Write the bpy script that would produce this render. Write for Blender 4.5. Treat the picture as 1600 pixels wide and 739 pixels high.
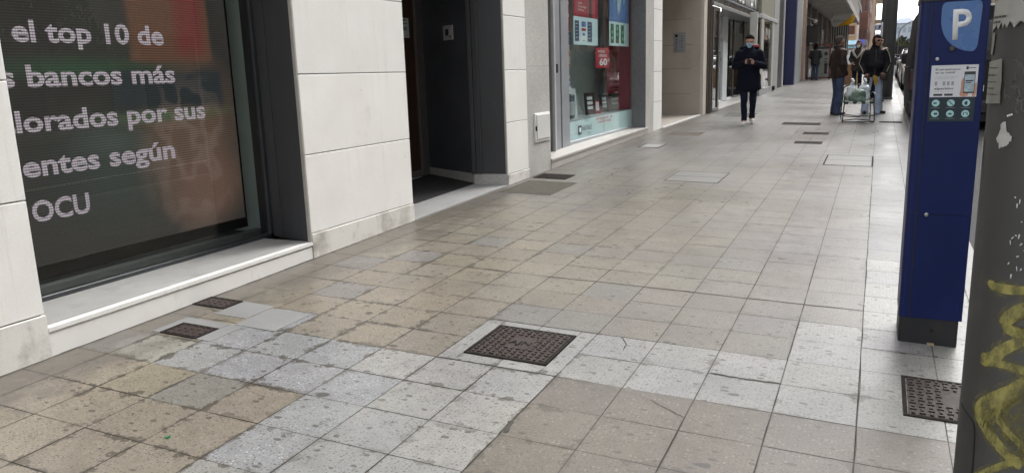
import bpy, bmesh, math, random
from mathutils import Vector, Matrix, Euler
R = math.radians
random.seed(7)
S = bpy.context.scene
for o in list(bpy.data.objects):
    bpy.data.objects.remove(o)
COL = S.collection
# ------------------------------------------------------------------ camera
cd = bpy.data.cameras.new('camera'); cam = bpy.data.objects.new('camera', cd); COL.objects.link(cam)
S.camera = cam
H = 1.5
yaw, pit, rol = .44027729, .20593129, -.03160704
fw = Vector((-math.sin(yaw)*math.cos(pit), math.cos(yaw)*math.cos(pit), -math.sin(pit)))
r0 = Vector((math.cos(yaw), math.sin(yaw), 0)); u0 = r0.cross(fw)
rt = r0*math.cos(rol)+u0*math.sin(rol); up = -r0*math.sin(rol)+u0*math.cos(rol)
mw = Matrix(((rt.x, up.x, -fw.x, 0), (rt.y, up.y, -fw.y, 0), (rt.z, up.z, -fw.z, H), (0, 0, 0, 1)))
cam.matrix_world = mw
cd.sensor_width = 36; cd.lens = 36*1210.56/1600; cd.clip_start = .05; cd.clip_end = 5000
# ------------------------------------------------------------------ sky and sun
SUN_EL, SUN_AZ = R(42), R(32)          # azimuth from +Y towards +X
W = bpy.data.worlds.new('World'); S.world = W; W.use_nodes = True
nt = W.node_tree; nt.nodes.clear()
sky = nt.nodes.new('ShaderNodeTexSky'); sky.sky_type = 'NISHITA'; sky.sun_disc = False
sky.sun_elevation = SUN_EL; sky.sun_rotation = SUN_AZ; sky.dust_density = 4; sky.air_density = 1.2; sky.ozone_density = 1
hs = nt.nodes.new('ShaderNodeHueSaturation'); hs.inputs['Saturation'].default_value = .18; hs.inputs['Value'].default_value = 1.0
bg = nt.nodes.new('ShaderNodeBackground'); bg.inputs['Strength'].default_value = .15
ow = nt.nodes.new('ShaderNodeOutputWorld')
nt.links.new(sky.outputs[0], hs.inputs['Color']); nt.links.new(hs.outputs[0], bg.inputs['Color']); nt.links.new(bg.outputs[0], ow.inputs[0])
sl = bpy.data.lights.new('sun', 'SUN'); sl.energy = .5; sl.angle = R(35); sl.color = (1, 1, .99)
so = bpy.data.objects.new('sun', sl); COL.objects.link(so)
sd = Vector((math.sin(SUN_AZ)*math.cos(SUN_EL), math.cos(SUN_AZ)*math.cos(SUN_EL), math.sin(SUN_EL)))
so.rotation_euler = (-sd).to_track_quat('-Z', 'Y').to_euler(); so.location = (10, 10, 30)
S.view_settings.view_transform = 'Standard'; S.view_settings.look = 'None'
S.view_settings.exposure = 1.72; S.view_settings.gamma = 1
S.render.engine = 'CYCLES'; S.cycles.max_bounces = 8; S.cycles.transparent_max_bounces = 12

# ------------------------------------------------------------------ helpers
SX, SY = -.02216125, .01858507
def G(x, y): return SX*x+SY*y          # the pavement rises up the street and falls to the kerb

class MB:
    def __init__(s): s.b = bmesh.new(); s.mi = 0
    def _add(s, other, mi=None):
        m = bpy.data.meshes.new('t'); other.to_mesh(m); other.free()
        n0 = len(s.b.faces); s.b.from_mesh(m); bpy.data.meshes.remove(m)
        s.b.faces.ensure_lookup_table()
        for f in s.b.faces[n0:]: f.material_index = s.mi if mi is None else mi
        return s
    def box(s, x0, x1, y0, y1, z0, z1, bev=0, mi=None, seg=1):
        b = bmesh.new(); bmesh.ops.create_cube(b, size=1)
        for v in b.verts:
            v.co = Vector((x0+(v.co.x+.5)*(x1-x0), y0+(v.co.y+.5)*(y1-y0), z0+(v.co.z+.5)*(z1-z0)))
        if bev: bmesh.ops.bevel(b, geom=b.edges[:], offset=bev, segments=seg, affect='EDGES')
        return s._add(b, mi)
    def obox(s, c, ax, size, bev=0, mi=None):
        """box centred at c, ax = rotation matrix 3x3"""
        b = bmesh.new(); bmesh.ops.create_cube(b, size=1)
        for v in b.verts:
            v.co = Vector(c)+ax @ Vector((v.co.x*size[0], v.co.y*size[1], v.co.z*size[2]))
        if bev: bmesh.ops.bevel(b, geom=b.edges[:], offset=bev, segments=1, affect='EDGES')
        return s._add(b, mi)
    def poly(s, pts, mi=None):
        vs = [s.b.verts.new(p) for p in pts]; f = s.b.faces.new(vs); f.material_index = s.mi if mi is None else mi
        return s
    def prism(s, pts, d, mi=None, bev=0):
        """closed polygon pts extruded by vector d"""
        b = bmesh.new(); d = Vector(d)
        a = [b.verts.new(p) for p in pts]; c = [b.verts.new(Vector(p)+d) for p in pts]
        n = len(pts); b.faces.new(a[::-1]); b.faces.new(c)
        for i in range(n): b.faces.new((a[i], a[(i+1) % n], c[(i+1) % n], c[i]))
        bmesh.ops.recalc_face_normals(b, faces=b.faces[:])
        if bev: bmesh.ops.bevel(b, geom=b.edges[:], offset=bev, segments=1, affect='EDGES')
        return s._add(b, mi)
    def hexa(s, p, mi=None):
        """8 corners: bottom ring 4, top ring 4"""
        b = bmesh.new(); v = [b.verts.new(q) for q in p]
        for f in ((3, 2, 1, 0), (4, 5, 6, 7), (0, 1, 5, 4), (1, 2, 6, 5), (2, 3, 7, 6), (3, 0, 4, 7)): b.faces.new([v[i] for i in f])
        bmesh.ops.recalc_face_normals(b, faces=b.faces[:])
        return s._add(b, mi)
    def tube(s, pts, r, n=10, mi=None, closed=False):
        b = bmesh.new(); pts = [Vector(p) for p in pts]; rings = []; m = len(pts)
        rr = r if isinstance(r, (list, tuple)) else [r]*m
        for i, p in enumerate(pts):
            if closed: t = pts[(i+1) % m]-pts[i-1]
            else: t = pts[min(i+1, m-1)]-pts[max(i-1, 0)]
            q = t.normalized().to_track_quat('Z', 'Y')
            rings.append([b.verts.new(p+q @ Vector((rr[i]*math.cos(2*math.pi*k/n), rr[i]*math.sin(2*math.pi*k/n), 0))) for k in range(n)])
        for i in range(m if closed else m-1):
            a, c = rings[i], rings[(i+1) % m]
            for k in range(n):
                f = b.faces.new((a[k], a[(k+1) % n], c[(k+1) % n], c[k])); f.smooth = True
        if not closed: b.faces.new(rings[0][::-1]); b.faces.new(rings[-1])
        return s._add(b, mi)
    def lathe(s, prof, c=(0, 0, 0), n=32, mi=None, axis='Z'):
        b = bmesh.new(); rings = []
        for r, z in prof:
            ring = []
            for k in range(n):
                a = 2*math.pi*k/n; p = Vector((r*math.cos(a), r*math.sin(a), z))
                if axis == 'Y': p = Vector((p.x, p.z, p.y))
                if axis == 'X': p = Vector((p.z, p.x, p.y))
                ring.append(b.verts.new(p+Vector(c)))
            rings.append(ring)
        for i in range(len(rings)-1):
            for k in range(n):
                f = b.faces.new((rings[i][k], rings[i][(k+1) % n], rings[i+1][(k+1) % n], rings[i+1][k])); f.smooth = True
        b.faces.new(rings[0][::-1]); b.faces.new(rings[-1])
        bmesh.ops.recalc_face_normals(b, faces=b.faces[:])
        return s._add(b, mi)
    def sphere(s, c, r, sc=(1, 1, 1), mi=None, u=16, v=10):
        b = bmesh.new(); bmesh.ops.create_uvsphere(b, u_segments=u, v_segments=v, radius=r)
        for q in b.verts: q.co = Vector((q.co.x*sc[0], q.co.y*sc[1], q.co.z*sc[2]))+Vector(c)
        for f in b.faces: f.smooth = True
        return s._add(b, mi)
    def cap(s, p0, p1, a, c, sa=(1, 1, 1), sc_=None, mi=None):
        """tapered capsule: convex hull of two (scaled) spheres"""
        b = bmesh.new()
        for p, r, k in ((p0, a, sa), (p1, c, sc_ or sa)):
            g = bmesh.new(); bmesh.ops.create_uvsphere(g, u_segments=14, v_segments=9, radius=r)
            for q in g.verts: b.verts.new(Vector((q.co.x*k[0], q.co.y*k[1], q.co.z*k[2]))+Vector(p))
            g.free()
        res = bmesh.ops.convex_hull(b, input=b.verts[:])
        bmesh.ops.delete(b, geom=[e for e in res['geom_interior'] if isinstance(e, bmesh.types.BMVert)], context='VERTS')
        return s._add(b, mi)
    def loft(s, rings, mi=None, caps=True, smooth=True):
        b = bmesh.new(); rr = [[b.verts.new(p) for p in r] for r in rings]; n = len(rr[0])
        for i in range(len(rr)-1):
            for k in range(n):
                f = b.faces.new((rr[i][k], rr[i][(k+1) % n], rr[i+1][(k+1) % n], rr[i+1][k])); f.smooth = smooth
        if caps: b.faces.new(rr[0][::-1]); b.faces.new(rr[-1])
        bmesh.ops.recalc_face_normals(b, faces=b.faces[:])
        return s._add(b, mi)

def obj(name, mb, mats, parent=None, **props):
    """links ONE mesh object; children are stored relative to their parent's place"""
    me = bpy.data.meshes.new(name); mb.b.to_mesh(me); mb.b.free()
    for m in (mats if isinstance(mats, (list, tuple)) else [mats]): me.materials.append(m)
    o = bpy.data.objects.new(name, me); COL.objects.link(o)
    if parent:
        o.parent = parent
        q = parent; off = Vector((0, 0, 0))
        while q: off += q.location; q = q.parent
        me.transform(Matrix.Translation(-off))
    for k, v in props.items(): o[k] = v
    return o
def place(o):
    """moves a parentless mesh's origin to its base"""
    me = o.data; n = len(me.vertices)
    c = sum((v.co for v in me.vertices), Vector())/n; c.z = min(v.co.z for v in me.vertices)
    me.transform(Matrix.Translation(-c)); o.location = c; return o
def tag(o, label, cat, group=None):
    o['label'] = label; o['category'] = cat
    if group: o['group'] = group
    return o
def thing(name, label, cat, loc=(0, 0, 0), group=None):
    o = bpy.data.objects.new(name, None); COL.objects.link(o); o.location = loc; o.empty_display_size = .1
    return tag(o, label, cat, group)
def single(name, mb, mats, label, cat, group=None):
    return tag(place(obj(name, mb, mats)), label, cat, group)
def struct(name, mb, mats):
    o = obj(name, mb, mats); o['kind'] = 'structure'; return o

# ------------------------------------------------------------------ materials
def nodes(name):
    m = bpy.data.materials.new(name); m.use_nodes = True; t = m.node_tree
    return m, t, t.nodes['Principled BSDF']
def N(t, ty, **kw):
    n = t.nodes.new(ty)
    for k, v in kw.items():
        if k in n.inputs: n.inputs[k].default_value = v
        else: setattr(n, k, v)
    return n
def ramp(t, fac, stops):
    r = t.nodes.new('ShaderNodeValToRGB'); e = r.color_ramp.elements
    while len(e) < len(stops): e.new(.5)
    for i, (p, c) in enumerate(stops):
        e[i].position = p; e[i].color = c if len(c) == 4 else (*c, 1)
    t.links.new(fac, r.inputs[0]); return r.outputs[0]
def mixc(t, fac, a, b, mode='MIX'):
    n = t.nodes.new('ShaderNodeMix'); n.data_type = 'RGBA'; n.blend_type = mode
    for i, v in ((0, fac), (6, a), (7, b)):
        if hasattr(v, 'is_linked') or hasattr(v, 'links'): t.links.new(v, n.inputs[i])
        elif i == 0: n.inputs[0].default_value = v
        else: n.inputs[i].default_value = (*v, 1) if len(v) == 3 else v
    return n.outputs[2]
def math_(t, op, a, b=0.0):
    n = t.nodes.new('ShaderNodeMath'); n.operation = op
    for i, v in ((0, a), (1, b)):
        if hasattr(v, 'links'): t.links.new(v, n.inputs[i])
        else: n.inputs[i].default_value = v
    return n.outputs[0]
def coord(t, scale=(1, 1, 1), out='Object'):
    tc = t.nodes.new('ShaderNodeTexCoord'); mp = t.nodes.new('ShaderNodeMapping'); mp.inputs['Scale'].default_value = scale
    t.links.new(tc.outputs[out], mp.inputs[0]); return mp.outputs[0]
def noise(t, vec, scale, detail=4, rough=.55):
    n = N(t, 'ShaderNodeTexNoise', Scale=scale, Detail=detail, Roughness=rough); t.links.new(vec, n.inputs['Vector']); return n.outputs[0]
MATS = {}
def mat(name, col, rough=.6, metal=0, var=.12, scale=6, bump=0, bscale=120, spec=.5, stretch=(1, 1, 1), dirt=None, coat=0):
    if name in MATS: return MATS[name]
    m, t, p = nodes(name)
    v = coord(t, stretch)
    c = mixc(t, ramp(t, noise(t, v, scale, 6), [(.3, (0, 0, 0)), (.7, (1, 1, 1))]), tuple(x*(1-var) for x in col), tuple(min(1, x*(1+var)) for x in col))
    if dirt:
        dc, ds, lo, hi = dirt
        c = mixc(t, ramp(t, noise(t, coord(t, (1, 1, .6)), ds, 8, .65), [(lo, (0, 0, 0)), (hi, (1, 1, 1))]), c, dc)
    t.links.new(c, p.inputs['Base Color'])
    rr = ramp(t, noise(t, v, scale*1.7, 5), [(.3, (max(0, rough-.08),)*3), (.7, (min(1, rough+.08),)*3)])
    t.links.new(rr, p.inputs['Roughness'])
    p.inputs['Metallic'].default_value = metal; p.inputs['Specular IOR Level'].default_value = spec
    if coat: p.inputs['Coat Weight'].default_value = coat
    if bump:
        b = N(t, 'ShaderNodeBump', Strength=bump, Distance=.004); t.links.new(noise(t, v, bscale, 5), b.inputs['Height']); t.links.new(b.outputs[0], p.inputs['Normal'])
    MATS[name] = m; return m
def glass(name, tint=(.9, .95, .93), ior=1.5, rough=.0):
    if name in MATS: return MATS[name]
    m = bpy.data.materials.new(name); m.use_nodes = True; t = m.node_tree; t.nodes.clear()
    tr = N(t, 'ShaderNodeBsdfTransparent'); tr.inputs[0].default_value = (*tint, 1)
    gl = N(t, 'ShaderNodeBsdfGlossy', Roughness=rough); gl.inputs[0].default_value = (1, 1, 1, 1)
    fr = N(t, 'ShaderNodeFresnel', IOR=ior)
    # slight waviness of the pane
    b = N(t, 'ShaderNodeBump', Strength=.03, Distance=.01); t.links.new(noise(t, coord(t), 1.2, 1), b.inputs['Height']); t.links.new(b.outputs[0], gl.inputs['Normal'])
    mx = t.nodes.new('ShaderNodeMixShader'); o = t.nodes.new('ShaderNodeOutputMaterial')
    gm_ = t.nodes.new('ShaderNodeNewGeometry'); f1_ = math_(t, 'MULTIPLY', fr.outputs[0], math_(t, 'SUBTRACT', 1.0, gm_.outputs['Backfacing'])); t.links.new(f1_, mx.inputs[0]); t.links.new(tr.outputs[0], mx.inputs[1]); t.links.new(gl.outputs[0], mx.inputs[2]); t.links.new(mx.outputs[0], o.inputs[0])
    MATS[name] = m; return m

def pavement_mat():
    m, t, p = nodes('paving tiles')
    a = N(t, 'ShaderNodeVertexColor'); a.layer_name = 'tile'
    v = coord(t)
    uv = t.nodes.new('ShaderNodeTexCoord').outputs['UV']
    sep = t.nodes.new('ShaderNodeSeparateXYZ'); t.links.new(uv, sep.inputs[0])
    def edge(ax): return math_(t, 'MINIMUM', sep.outputs[ax], math_(t, 'SUBTRACT', 1.0, sep.outputs[ax]))
    ed = math_(t, 'MINIMUM', edge(0), edge(1))
    big = noise(t, v, 1.3, 6, .6); mid = noise(t, v, 9, 8, .7); fine = noise(t, v, 150, 3, .75); fine2 = noise(t, coord(t, (.8, 1.15, 1)), 42, 6, .8)
    c = mixc(t, 1.0, a.outputs[0], ramp(t, big, [(.3, (.86, .86, .88)), (.7, (1.12, 1.10, 1.05))]), 'MULTIPLY')
    c = mixc(t, 1.0, c, ramp(t, mid, [(.25, (.80, .79, .78)), (.55, (1.02, 1.02, 1.02)), (.8, (1.10, 1.10, 1.09))]), 'MULTIPLY')
    c = mixc(t, 1.0, c, ramp(t, fine, [(.34, (.74, .73, .71)), (.5, (1, 1, 1)), (.66, (1.20, 1.20, 1.19))]), 'MULTIPLY')
    # dark pits and flecks of grime, more of them in some places than others
    dens = math_(t, 'MULTIPLY', math_(t, 'SUBTRACT', noise(t, v, 2.1, 5, .6), .5), .12)
    c = mixc(t, ramp(t, math_(t, 'ADD', fine2, dens), [(.60, (0, 0, 0)), (.66, (.8, .8, .8))]), c, (.085, .075, .062))
    c = mixc(t, ramp(t, noise(t, coord(t, (.7, 1.1, 1)), 17, 7, .8), [(.67, (0, 0, 0)), (.73, (.6, .6, .6))]), c, (.095, .085, .07))
    # pale terrazzo chips where the tile is of that kind
    vo = N(t, 'ShaderNodeTexVoronoi', Scale=70); vo.inputs['Randomness'].default_value = 1; t.links.new(v, vo.inputs['Vector'])
    chips = math_(t, 'MULTIPLY', ramp(t, vo.outputs['Distance'], [(.20, (1, 1, 1)), (.30, (0, 0, 0))]), ramp(t, noise(t, v, 8, 4, .7), [(.46, (0, 0, 0)), (.62, (1, 1, 1))]))
    chips = math_(t, 'MULTIPLY', chips, a.outputs['Alpha'])
    c = mixc(t, chips, c, (.48, .49, .50))
    # dirt caught along the worn edges
    en = math_(t, 'ADD', ed, math_(t, 'MULTIPLY', math_(t, 'SUBTRACT', noise(t, v, 11, 7, .7), .5), -.9))
    em = ramp(t, en, [(.0, (.9, .9, .9)), (.03, (0, 0, 0))])
    lft = t.nodes.new('ShaderNodeMapRange'); lft.inputs['From Min'].default_value = -1.4; lft.inputs['From Max'].default_value = -2.6; lft.inputs['To Min'].default_value = 0; lft.inputs['To Max'].default_value = .10
    sxx = t.nodes.new('ShaderNodeSeparateXYZ'); t.links.new(v, sxx.inputs[0]); t.links.new(sxx.outputs[0], lft.inputs['Value'])
    pres = ramp(t, math_(t, 'ADD', noise(t, v, 1.1, 4), lft.outputs[0]), [(.46, (0, 0, 0)), (.62, (.9, .9, .9))])
    yy = t.nodes.new('ShaderNodeSeparateXYZ'); t.links.new(v, yy.inputs[0])
    worn = t.nodes.new('ShaderNodeMapRange'); worn.inputs['From Min'].default_value = 4.5; worn.inputs['From Max'].default_value = 9.5; worn.inputs['To Min'].default_value = 1; worn.inputs['To Max'].default_value = .12
    t.links.new(math_(t, 'ADD', yy.outputs[1], math_(t, 'MULTIPLY', noise(t, v, .9, 3), 2.0)), worn.inputs['Value'])
    pres = math_(t, 'MULTIPLY', pres, worn.outputs[0])
    c = mixc(t, math_(t, 'MULTIPLY', em, pres), c, (.075, .066, .053))
    thin = ramp(t, math_(t, 'ADD', ed, math_(t, 'MULTIPLY', math_(t, 'SUBTRACT', noise(t, v, 40, 4, .7), .5), -.05)), [(.002, (.7, .7, .7)), (.009, (0, 0, 0))])
    thin = math_(t, 'MULTIPLY', thin, ramp(t, noise(t, v, 3.1, 4), [(.38, (.35, .35, .35)), (.6, (1, 1, 1))]))
    c = mixc(t, thin, c, (.09, .08, .07))
    # chewing gum and drips
    def specks(scale, keep, r0, col, amt, c, stretch=(1, 1, 1)):
        vq = N(t, 'ShaderNodeTexVoronoi', Scale=scale); vq.voronoi_dimensions = '2D'
        wob = t.nodes.new('ShaderNodeVectorMath'); wob.operation = 'ADD'; t.links.new(coord(t, stretch), wob.inputs[0])
        nz = N(t, 'ShaderNodeTexNoise', Scale=scale*1.6, Detail=2.0); t.links.new(v, nz.inputs['Vector']); sc = t.nodes.new('ShaderNodeVectorMath'); sc.operation = 'SCALE'; sc.inputs['Scale'].default_value = .35/scale; t.links.new(nz.outputs['Color'], sc.inputs[0]); t.links.new(sc.outputs[0], wob.inputs[1])
        t.links.new(wob.outputs[0], vq.inputs['Vector']); sp_ = t.nodes.new('ShaderNodeSeparateColor'); t.links.new(vq.outputs['Color'], sp_.inputs[0])
        rad = math_(t, 'MULTIPLY', math_(t, 'ADD', sp_.outputs[1], .35), r0)
        inside = ramp(t, math_(t, 'SUBTRACT', vq.outputs['Distance'], rad), [(0, (1, 1, 1)), (.03, (0, 0, 0))])
        keepm = math_(t, 'LESS_THAN', sp_.outputs[0], keep)
        return mixc(t, math_(t, 'MULTIPLY', math_(t, 'MULTIPLY', inside, keepm), amt), c, col)
    c = specks(62, .50, .22, (.085, .078, .066), .70, c, (.8, 1.2, 1))
    c = specks(48, .25, .20, (.36, .35, .33), .28, c)
    c = specks(21, .15, .19, (.075, .068, .058), .75, c, (.7, 1.2, 1))
    c = specks(2.6, .26, .042, (.060, .056, .052), .85, c, (.85, 1.1, 1))
    c = specks(4.7, .10, .055, (.075, .068, .060), .7, c)
    # the damp grimy band along the foot of the wall
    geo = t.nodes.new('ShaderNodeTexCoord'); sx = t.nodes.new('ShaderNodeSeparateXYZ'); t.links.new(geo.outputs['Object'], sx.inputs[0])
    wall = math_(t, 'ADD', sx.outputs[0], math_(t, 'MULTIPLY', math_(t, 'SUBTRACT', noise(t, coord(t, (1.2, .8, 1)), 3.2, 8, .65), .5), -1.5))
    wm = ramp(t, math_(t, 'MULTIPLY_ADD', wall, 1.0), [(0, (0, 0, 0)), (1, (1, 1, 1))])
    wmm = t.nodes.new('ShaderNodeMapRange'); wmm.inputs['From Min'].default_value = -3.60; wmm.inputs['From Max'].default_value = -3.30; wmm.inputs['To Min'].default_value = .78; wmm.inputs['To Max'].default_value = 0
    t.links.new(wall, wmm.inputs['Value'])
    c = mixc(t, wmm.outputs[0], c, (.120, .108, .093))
    t.links.new(c, p.inputs['Base Color'])
    damp = ramp(t, noise(t, v, .55, 3), [(.38, (0, 0, 0)), (.6, (1, 1, 1))])
    t.links.new(mixc(t, damp, ramp(t, mid, [(.3, (.25, .25, .25)), (.7, (.36, .36, .36))]), ramp(t, mid, [(.3, (.34, .34, .34)), (.7, (.50, .50, .50))])), p.inputs['Roughness'])
    p.inputs['Specular IOR Level'].default_value = .42
    b = N(t, 'ShaderNodeBump', Strength=.25, Distance=.002); t.links.new(fine2, b.inputs['Height'])
    b2 = N(t, 'ShaderNodeBump', Strength=.12, Distance=.02); t.links.new(noise(t, v, 5, 3), b2.inputs['Height']); t.links.new(b2.outputs[0], b.inputs['Normal']); t.links.new(b.outputs[0], p.inputs['Normal'])
    return m
def speckle(name, a, b_, c_, sc=90, rough=.5):
    if name in MATS: return MATS[name]
    m, t, p = nodes(name); v = coord(t)
    c = mixc(t, ramp(t, noise(t, v, sc, 3, .7), [(.35, (0, 0, 0)), (.62, (1, 1, 1))]), b_, a)
    c = mixc(t, ramp(t, noise(t, v, sc*1.9, 2, .6), [(.62, (0, 0, 0)), (.7, (1, 1, 1))]), c, c_)
    c = mixc(t, 1, c, ramp(t, noise(t, v, 2.2, 6), [(.3, (.87, .87, .87)), (.7, (1.05, 1.05, 1.05))]), 'MULTIPLY')
    t.links.new(c, p.inputs['Base Color']); p.inputs['Roughness'].default_value = rough
    MATS[name] = m; return m
def brick(name, a, b_, mortar, scale=1.0):
    if name in MATS: return MATS[name]
    m, t, p = nodes(name)
    tc = t.nodes.new('ShaderNodeTexCoord'); sp = t.nodes.new('ShaderNodeSeparateXYZ'); t.links.new(tc.outputs['Object'], sp.inputs[0])
    cb = t.nodes.new('ShaderNodeCombineXYZ'); t.links.new(math_(t, 'ADD', sp.outputs[0], sp.outputs[1]), cb.inputs[0]); t.links.new(sp.outputs[2], cb.inputs[1])
    br = N(t, 'ShaderNodeTexBrick', Scale=scale); br.inputs['Color1'].default_value = (*a, 1); br.inputs['Color2'].default_value = (*b_, 1); br.inputs['Mortar'].default_value = (*mortar, 1)
    br.inputs['Brick Width'].default_value = .25; br.inputs['Row Height'].default_value = .075; br.inputs['Mortar Size'].default_value = .008
    t.links.new(cb.outputs[0], br.inputs['Vector'])
    c = mixc(t, 1, br.outputs[0], ramp(t, noise(t, tc.outputs['Object'], .8, 5), [(.3, (.85, .85, .85)), (.7, (1.12, 1.1, 1.08))]), 'MULTIPLY')
    t.links.new(c, p.inputs['Base Color']); p.inputs['Roughness'].default_value = .85
    MATS[name] = m; return m
def blob(t, cy, cz, sy_, sz, col, acc, power=1.0):
    """adds a soft patch of picture colour on the display"""
    tc = t.nodes.new('ShaderNodeTexCoord'); mp = t.nodes.new('ShaderNodeMapping'); mp.vector_type = 'TEXTURE'
    mp.inputs['Location'].default_value = (0, cy-3.4, cz-.38); mp.inputs['Scale'].default_value = (1e3, sy_, sz)
    t.links.new(tc.outputs['Object'], mp.inputs[0]); g = t.nodes.new('ShaderNodeTexGradient'); g.gradient_type = 'SPHERICAL'; t.links.new(mp.outputs[0], g.inputs[0])
    f = math_(t, 'MINIMUM', math_(t, 'MULTIPLY', g.outputs[1], power), 1.0)
    return mixc(t, f, acc, col)
def led(name, white, pitch=.0165):
    m = bpy.data.materials.new(name); m.use_nodes = True; t = m.node_tree; p = t.nodes['Principled BSDF']
    tc = t.nodes.new('ShaderNodeTexCoord'); sp = t.nodes.new('ShaderNodeSeparateXYZ'); t.links.new(tc.outputs['Object'], sp.inputs[0])
    def line(ax, duty, pt):
        f = math_(t, 'FRACT', math_(t, 'MULTIPLY', sp.outputs[ax], 1/pt)); return ramp(t, f, [(0, (.34, .34, .34)), (duty*.5, (1, 1, 1)), (duty, (1, 1, 1)), (min(.99, duty+.22), (.34, .34, .34))])
    rows = line(2, .45, pitch)
    if white: c = mixc(t, noise(t, tc.outputs['Object'], 3), (.44, .38, .42), (.54, .49, .53)); c = mixc(t, line(1, .6, pitch), mixc(t, 1, c, (.6, .55, .62), 'MULTIPLY'), c); e = .95
    else:
        c = mixc(t, noise(t, tc.outputs['Object'], 2.5), (.019, .017, .016), (.036, .033, .030))
        c = blob(t, 3.55, .95, .75, .55, (.034, .042, .036), c)
        c = blob(t, 4.15, 1.15, .55, .75, (.085, .055, .040), c, 1.6)
        c = blob(t, 4.25, .75, .45, .35, (.10, .06, .045), c, 1.5)
        c = blob(t, 3.35, 1.62, .9, .10, (.028, .050, .030), c, 1.2)
        c = blob(t, 3.95, 1.30, .75, .07, (.05, .070, .038), c, 1.3)
        c = blob(t, 3.5, 1.15, .35, .12, (.045, .055, .048), c, 1.2)
        def rect(y0, y1, z0, z1, col, acc, soft=.02):
            def side(ax, lo, hi, off):
                u = math_(t, 'ADD', sp.outputs[ax], math_(t, 'MULTIPLY', math_(t, 'SUBTRACT', noise(t, tc.outputs['Object'], 9, 3), .5), .04))
                m1 = t.nodes.new('ShaderNodeMapRange'); m1.inputs['From Min'].default_value = lo-off-soft; m1.inputs['From Max'].default_value = lo-off+soft; t.links.new(u, m1.inputs['Value'])
                m2 = t.nodes.new('ShaderNodeMapRange'); m2.inputs['From Min'].default_value = hi-off+soft; m2.inputs['From Max'].default_value = hi-off-soft; t.links.new(u, m2.inputs['Value'])
                return math_(t, 'MULTIPLY', m1.outputs[0], m2.outputs[0])
            return mixc(t, math_(t, 'MULTIPLY', side(1, y0, y1, 3.4), side(2, z0, z1, .38)), acc, col)
        c = rect(3.72, 4.42, 1.66, 3.2, (.085, .045, .030), c); c = rect(4.12, 4.36, 1.72, 3.2, (.105, .028, .026), c, .05)
        c = rect(3.3, 3.72, 1.72, 3.2, (.030, .030, .027), c, .05); c = rect(3.55, 4.5, 1.34, 1.6, (.020, .024, .026), c, .03)
        wv = N(t, 'ShaderNodeTexWave', Scale=4.0, Distortion=5.0, Detail=2.0); t.links.new(tc.outputs['Object'], wv.inputs[0])
        hair = math_(t, 'MULTIPLY', ramp(t, wv.outputs[1], [(.86, (0, 0, 0)), (.98, (1, 1, 1))]), .35)
        gm = t.nodes.new('ShaderNodeMapping'); gm.vector_type = 'TEXTURE'; gm.inputs['Location'].default_value = (0, 4.15-3.4, 1.0-.38); gm.inputs['Scale'].default_value = (1e3, .5, .65)
        t.links.new(tc.outputs['Object'], gm.inputs[0]); gg = t.nodes.new('ShaderNodeTexGradient'); gg.gradient_type = 'SPHERICAL'; t.links.new(gm.outputs[0], gg.inputs[0])
        c = mixc(t, math_(t, 'MULTIPLY', hair, math_(t, 'MINIMUM', math_(t, 'MULTIPLY', gg.outputs[1], 2), 1)), c, (.16, .12, .10))
        e = 1.5
    c = mixc(t, 1, c, rows, 'MULTIPLY')
    t.links.new(c, p.inputs['Emission Color']); p.inputs['Emission Strength'].default_value = e*.46
    p.inputs['Base Color'].default_value = (.012, .012, .012, 1); p.inputs['Roughness'].default_value = .6; p.inputs['Specular IOR Level'].default_value = .2
    return m

def slabs(name, col, dirt, lo, hi, amt):
    m, t, p = nodes(name); v = coord(t); g = t.nodes.new('ShaderNodeNewGeometry')
    c = mixc(t, g.outputs['Random Per Island'], tuple(x*.95 for x in col), tuple(x*1.035 for x in (col[0], col[1]*.998, col[2]*.99)))
    c = mixc(t, 1, c, ramp(t, noise(t, v, 2.2, 7, .6), [(.3, (.95, .945, .935)), (.7, (1.03, 1.03, 1.03))]), 'MULTIPLY')
    c = mixc(t, 1, c, ramp(t, noise(t, v, 90, 4, .7), [(.3, (.95, .95, .95)), (.7, (1.04, 1.04, 1.04))]), 'MULTIPLY')
    st = math_(t, 'MULTIPLY', ramp(t, noise(t, coord(t, (7, 7, .35)), 3, 5, .6), [(.55, (0, 0, 0)), (.75, (1, 1, 1))]), ramp(t, noise(t, v, 1.1, 3), [(.45, (0, 0, 0)), (.65, (1, 1, 1))]))
    c = mixc(t, math_(t, 'MULTIPLY', st, .22), c, dirt)
    c = mixc(t, math_(t, 'MULTIPLY', ramp(t, noise(t, v, 3.2, 8, .68), [(lo, (0, 0, 0)), (hi, (1, 1, 1))]), amt), c, dirt)
    vo = N(t, 'ShaderNodeTexVoronoi', Scale=4.0); t.links.new(v, vo.inputs['Vector'])
    c = mixc(t, ramp(t, vo.outputs['Distance'], [(.020, (.7, .7, .7)), (.032, (0, 0, 0))]), c, (.30, .28, .25))
    t.links.new(c, p.inputs['Base Color']); p.inputs['Roughness'].default_value = .62
    bb = N(t, 'ShaderNodeBump', Strength=.10, Distance=.003); t.links.new(noise(t, v, 70, 5), bb.inputs['Height']); t.links.new(bb.outputs[0], p.inputs['Normal'])
    MATS[name] = m; return m
LIME = slabs('pale limestone', (.82, .818, .805), (.40, .37, .32), .60, .85, .5)
LIMED = slabs('grimy limestone', (.76, .745, .715), (.20, .175, .14), .50, .76, .85)
JOINT = mat('dark joint', (.12, .11, .10), .9, var=.2)
SILLM = mat('white sill stone', (.80, .795, .775), .5, var=.04, scale=4, dirt=((.56, .55, .52), 4, .58, .8))
SILLT = mat('grey sill top', (.38, .38, .37), .5, var=.08, scale=4, dirt=((.26, .25, .24), 5, .55, .8))
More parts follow.
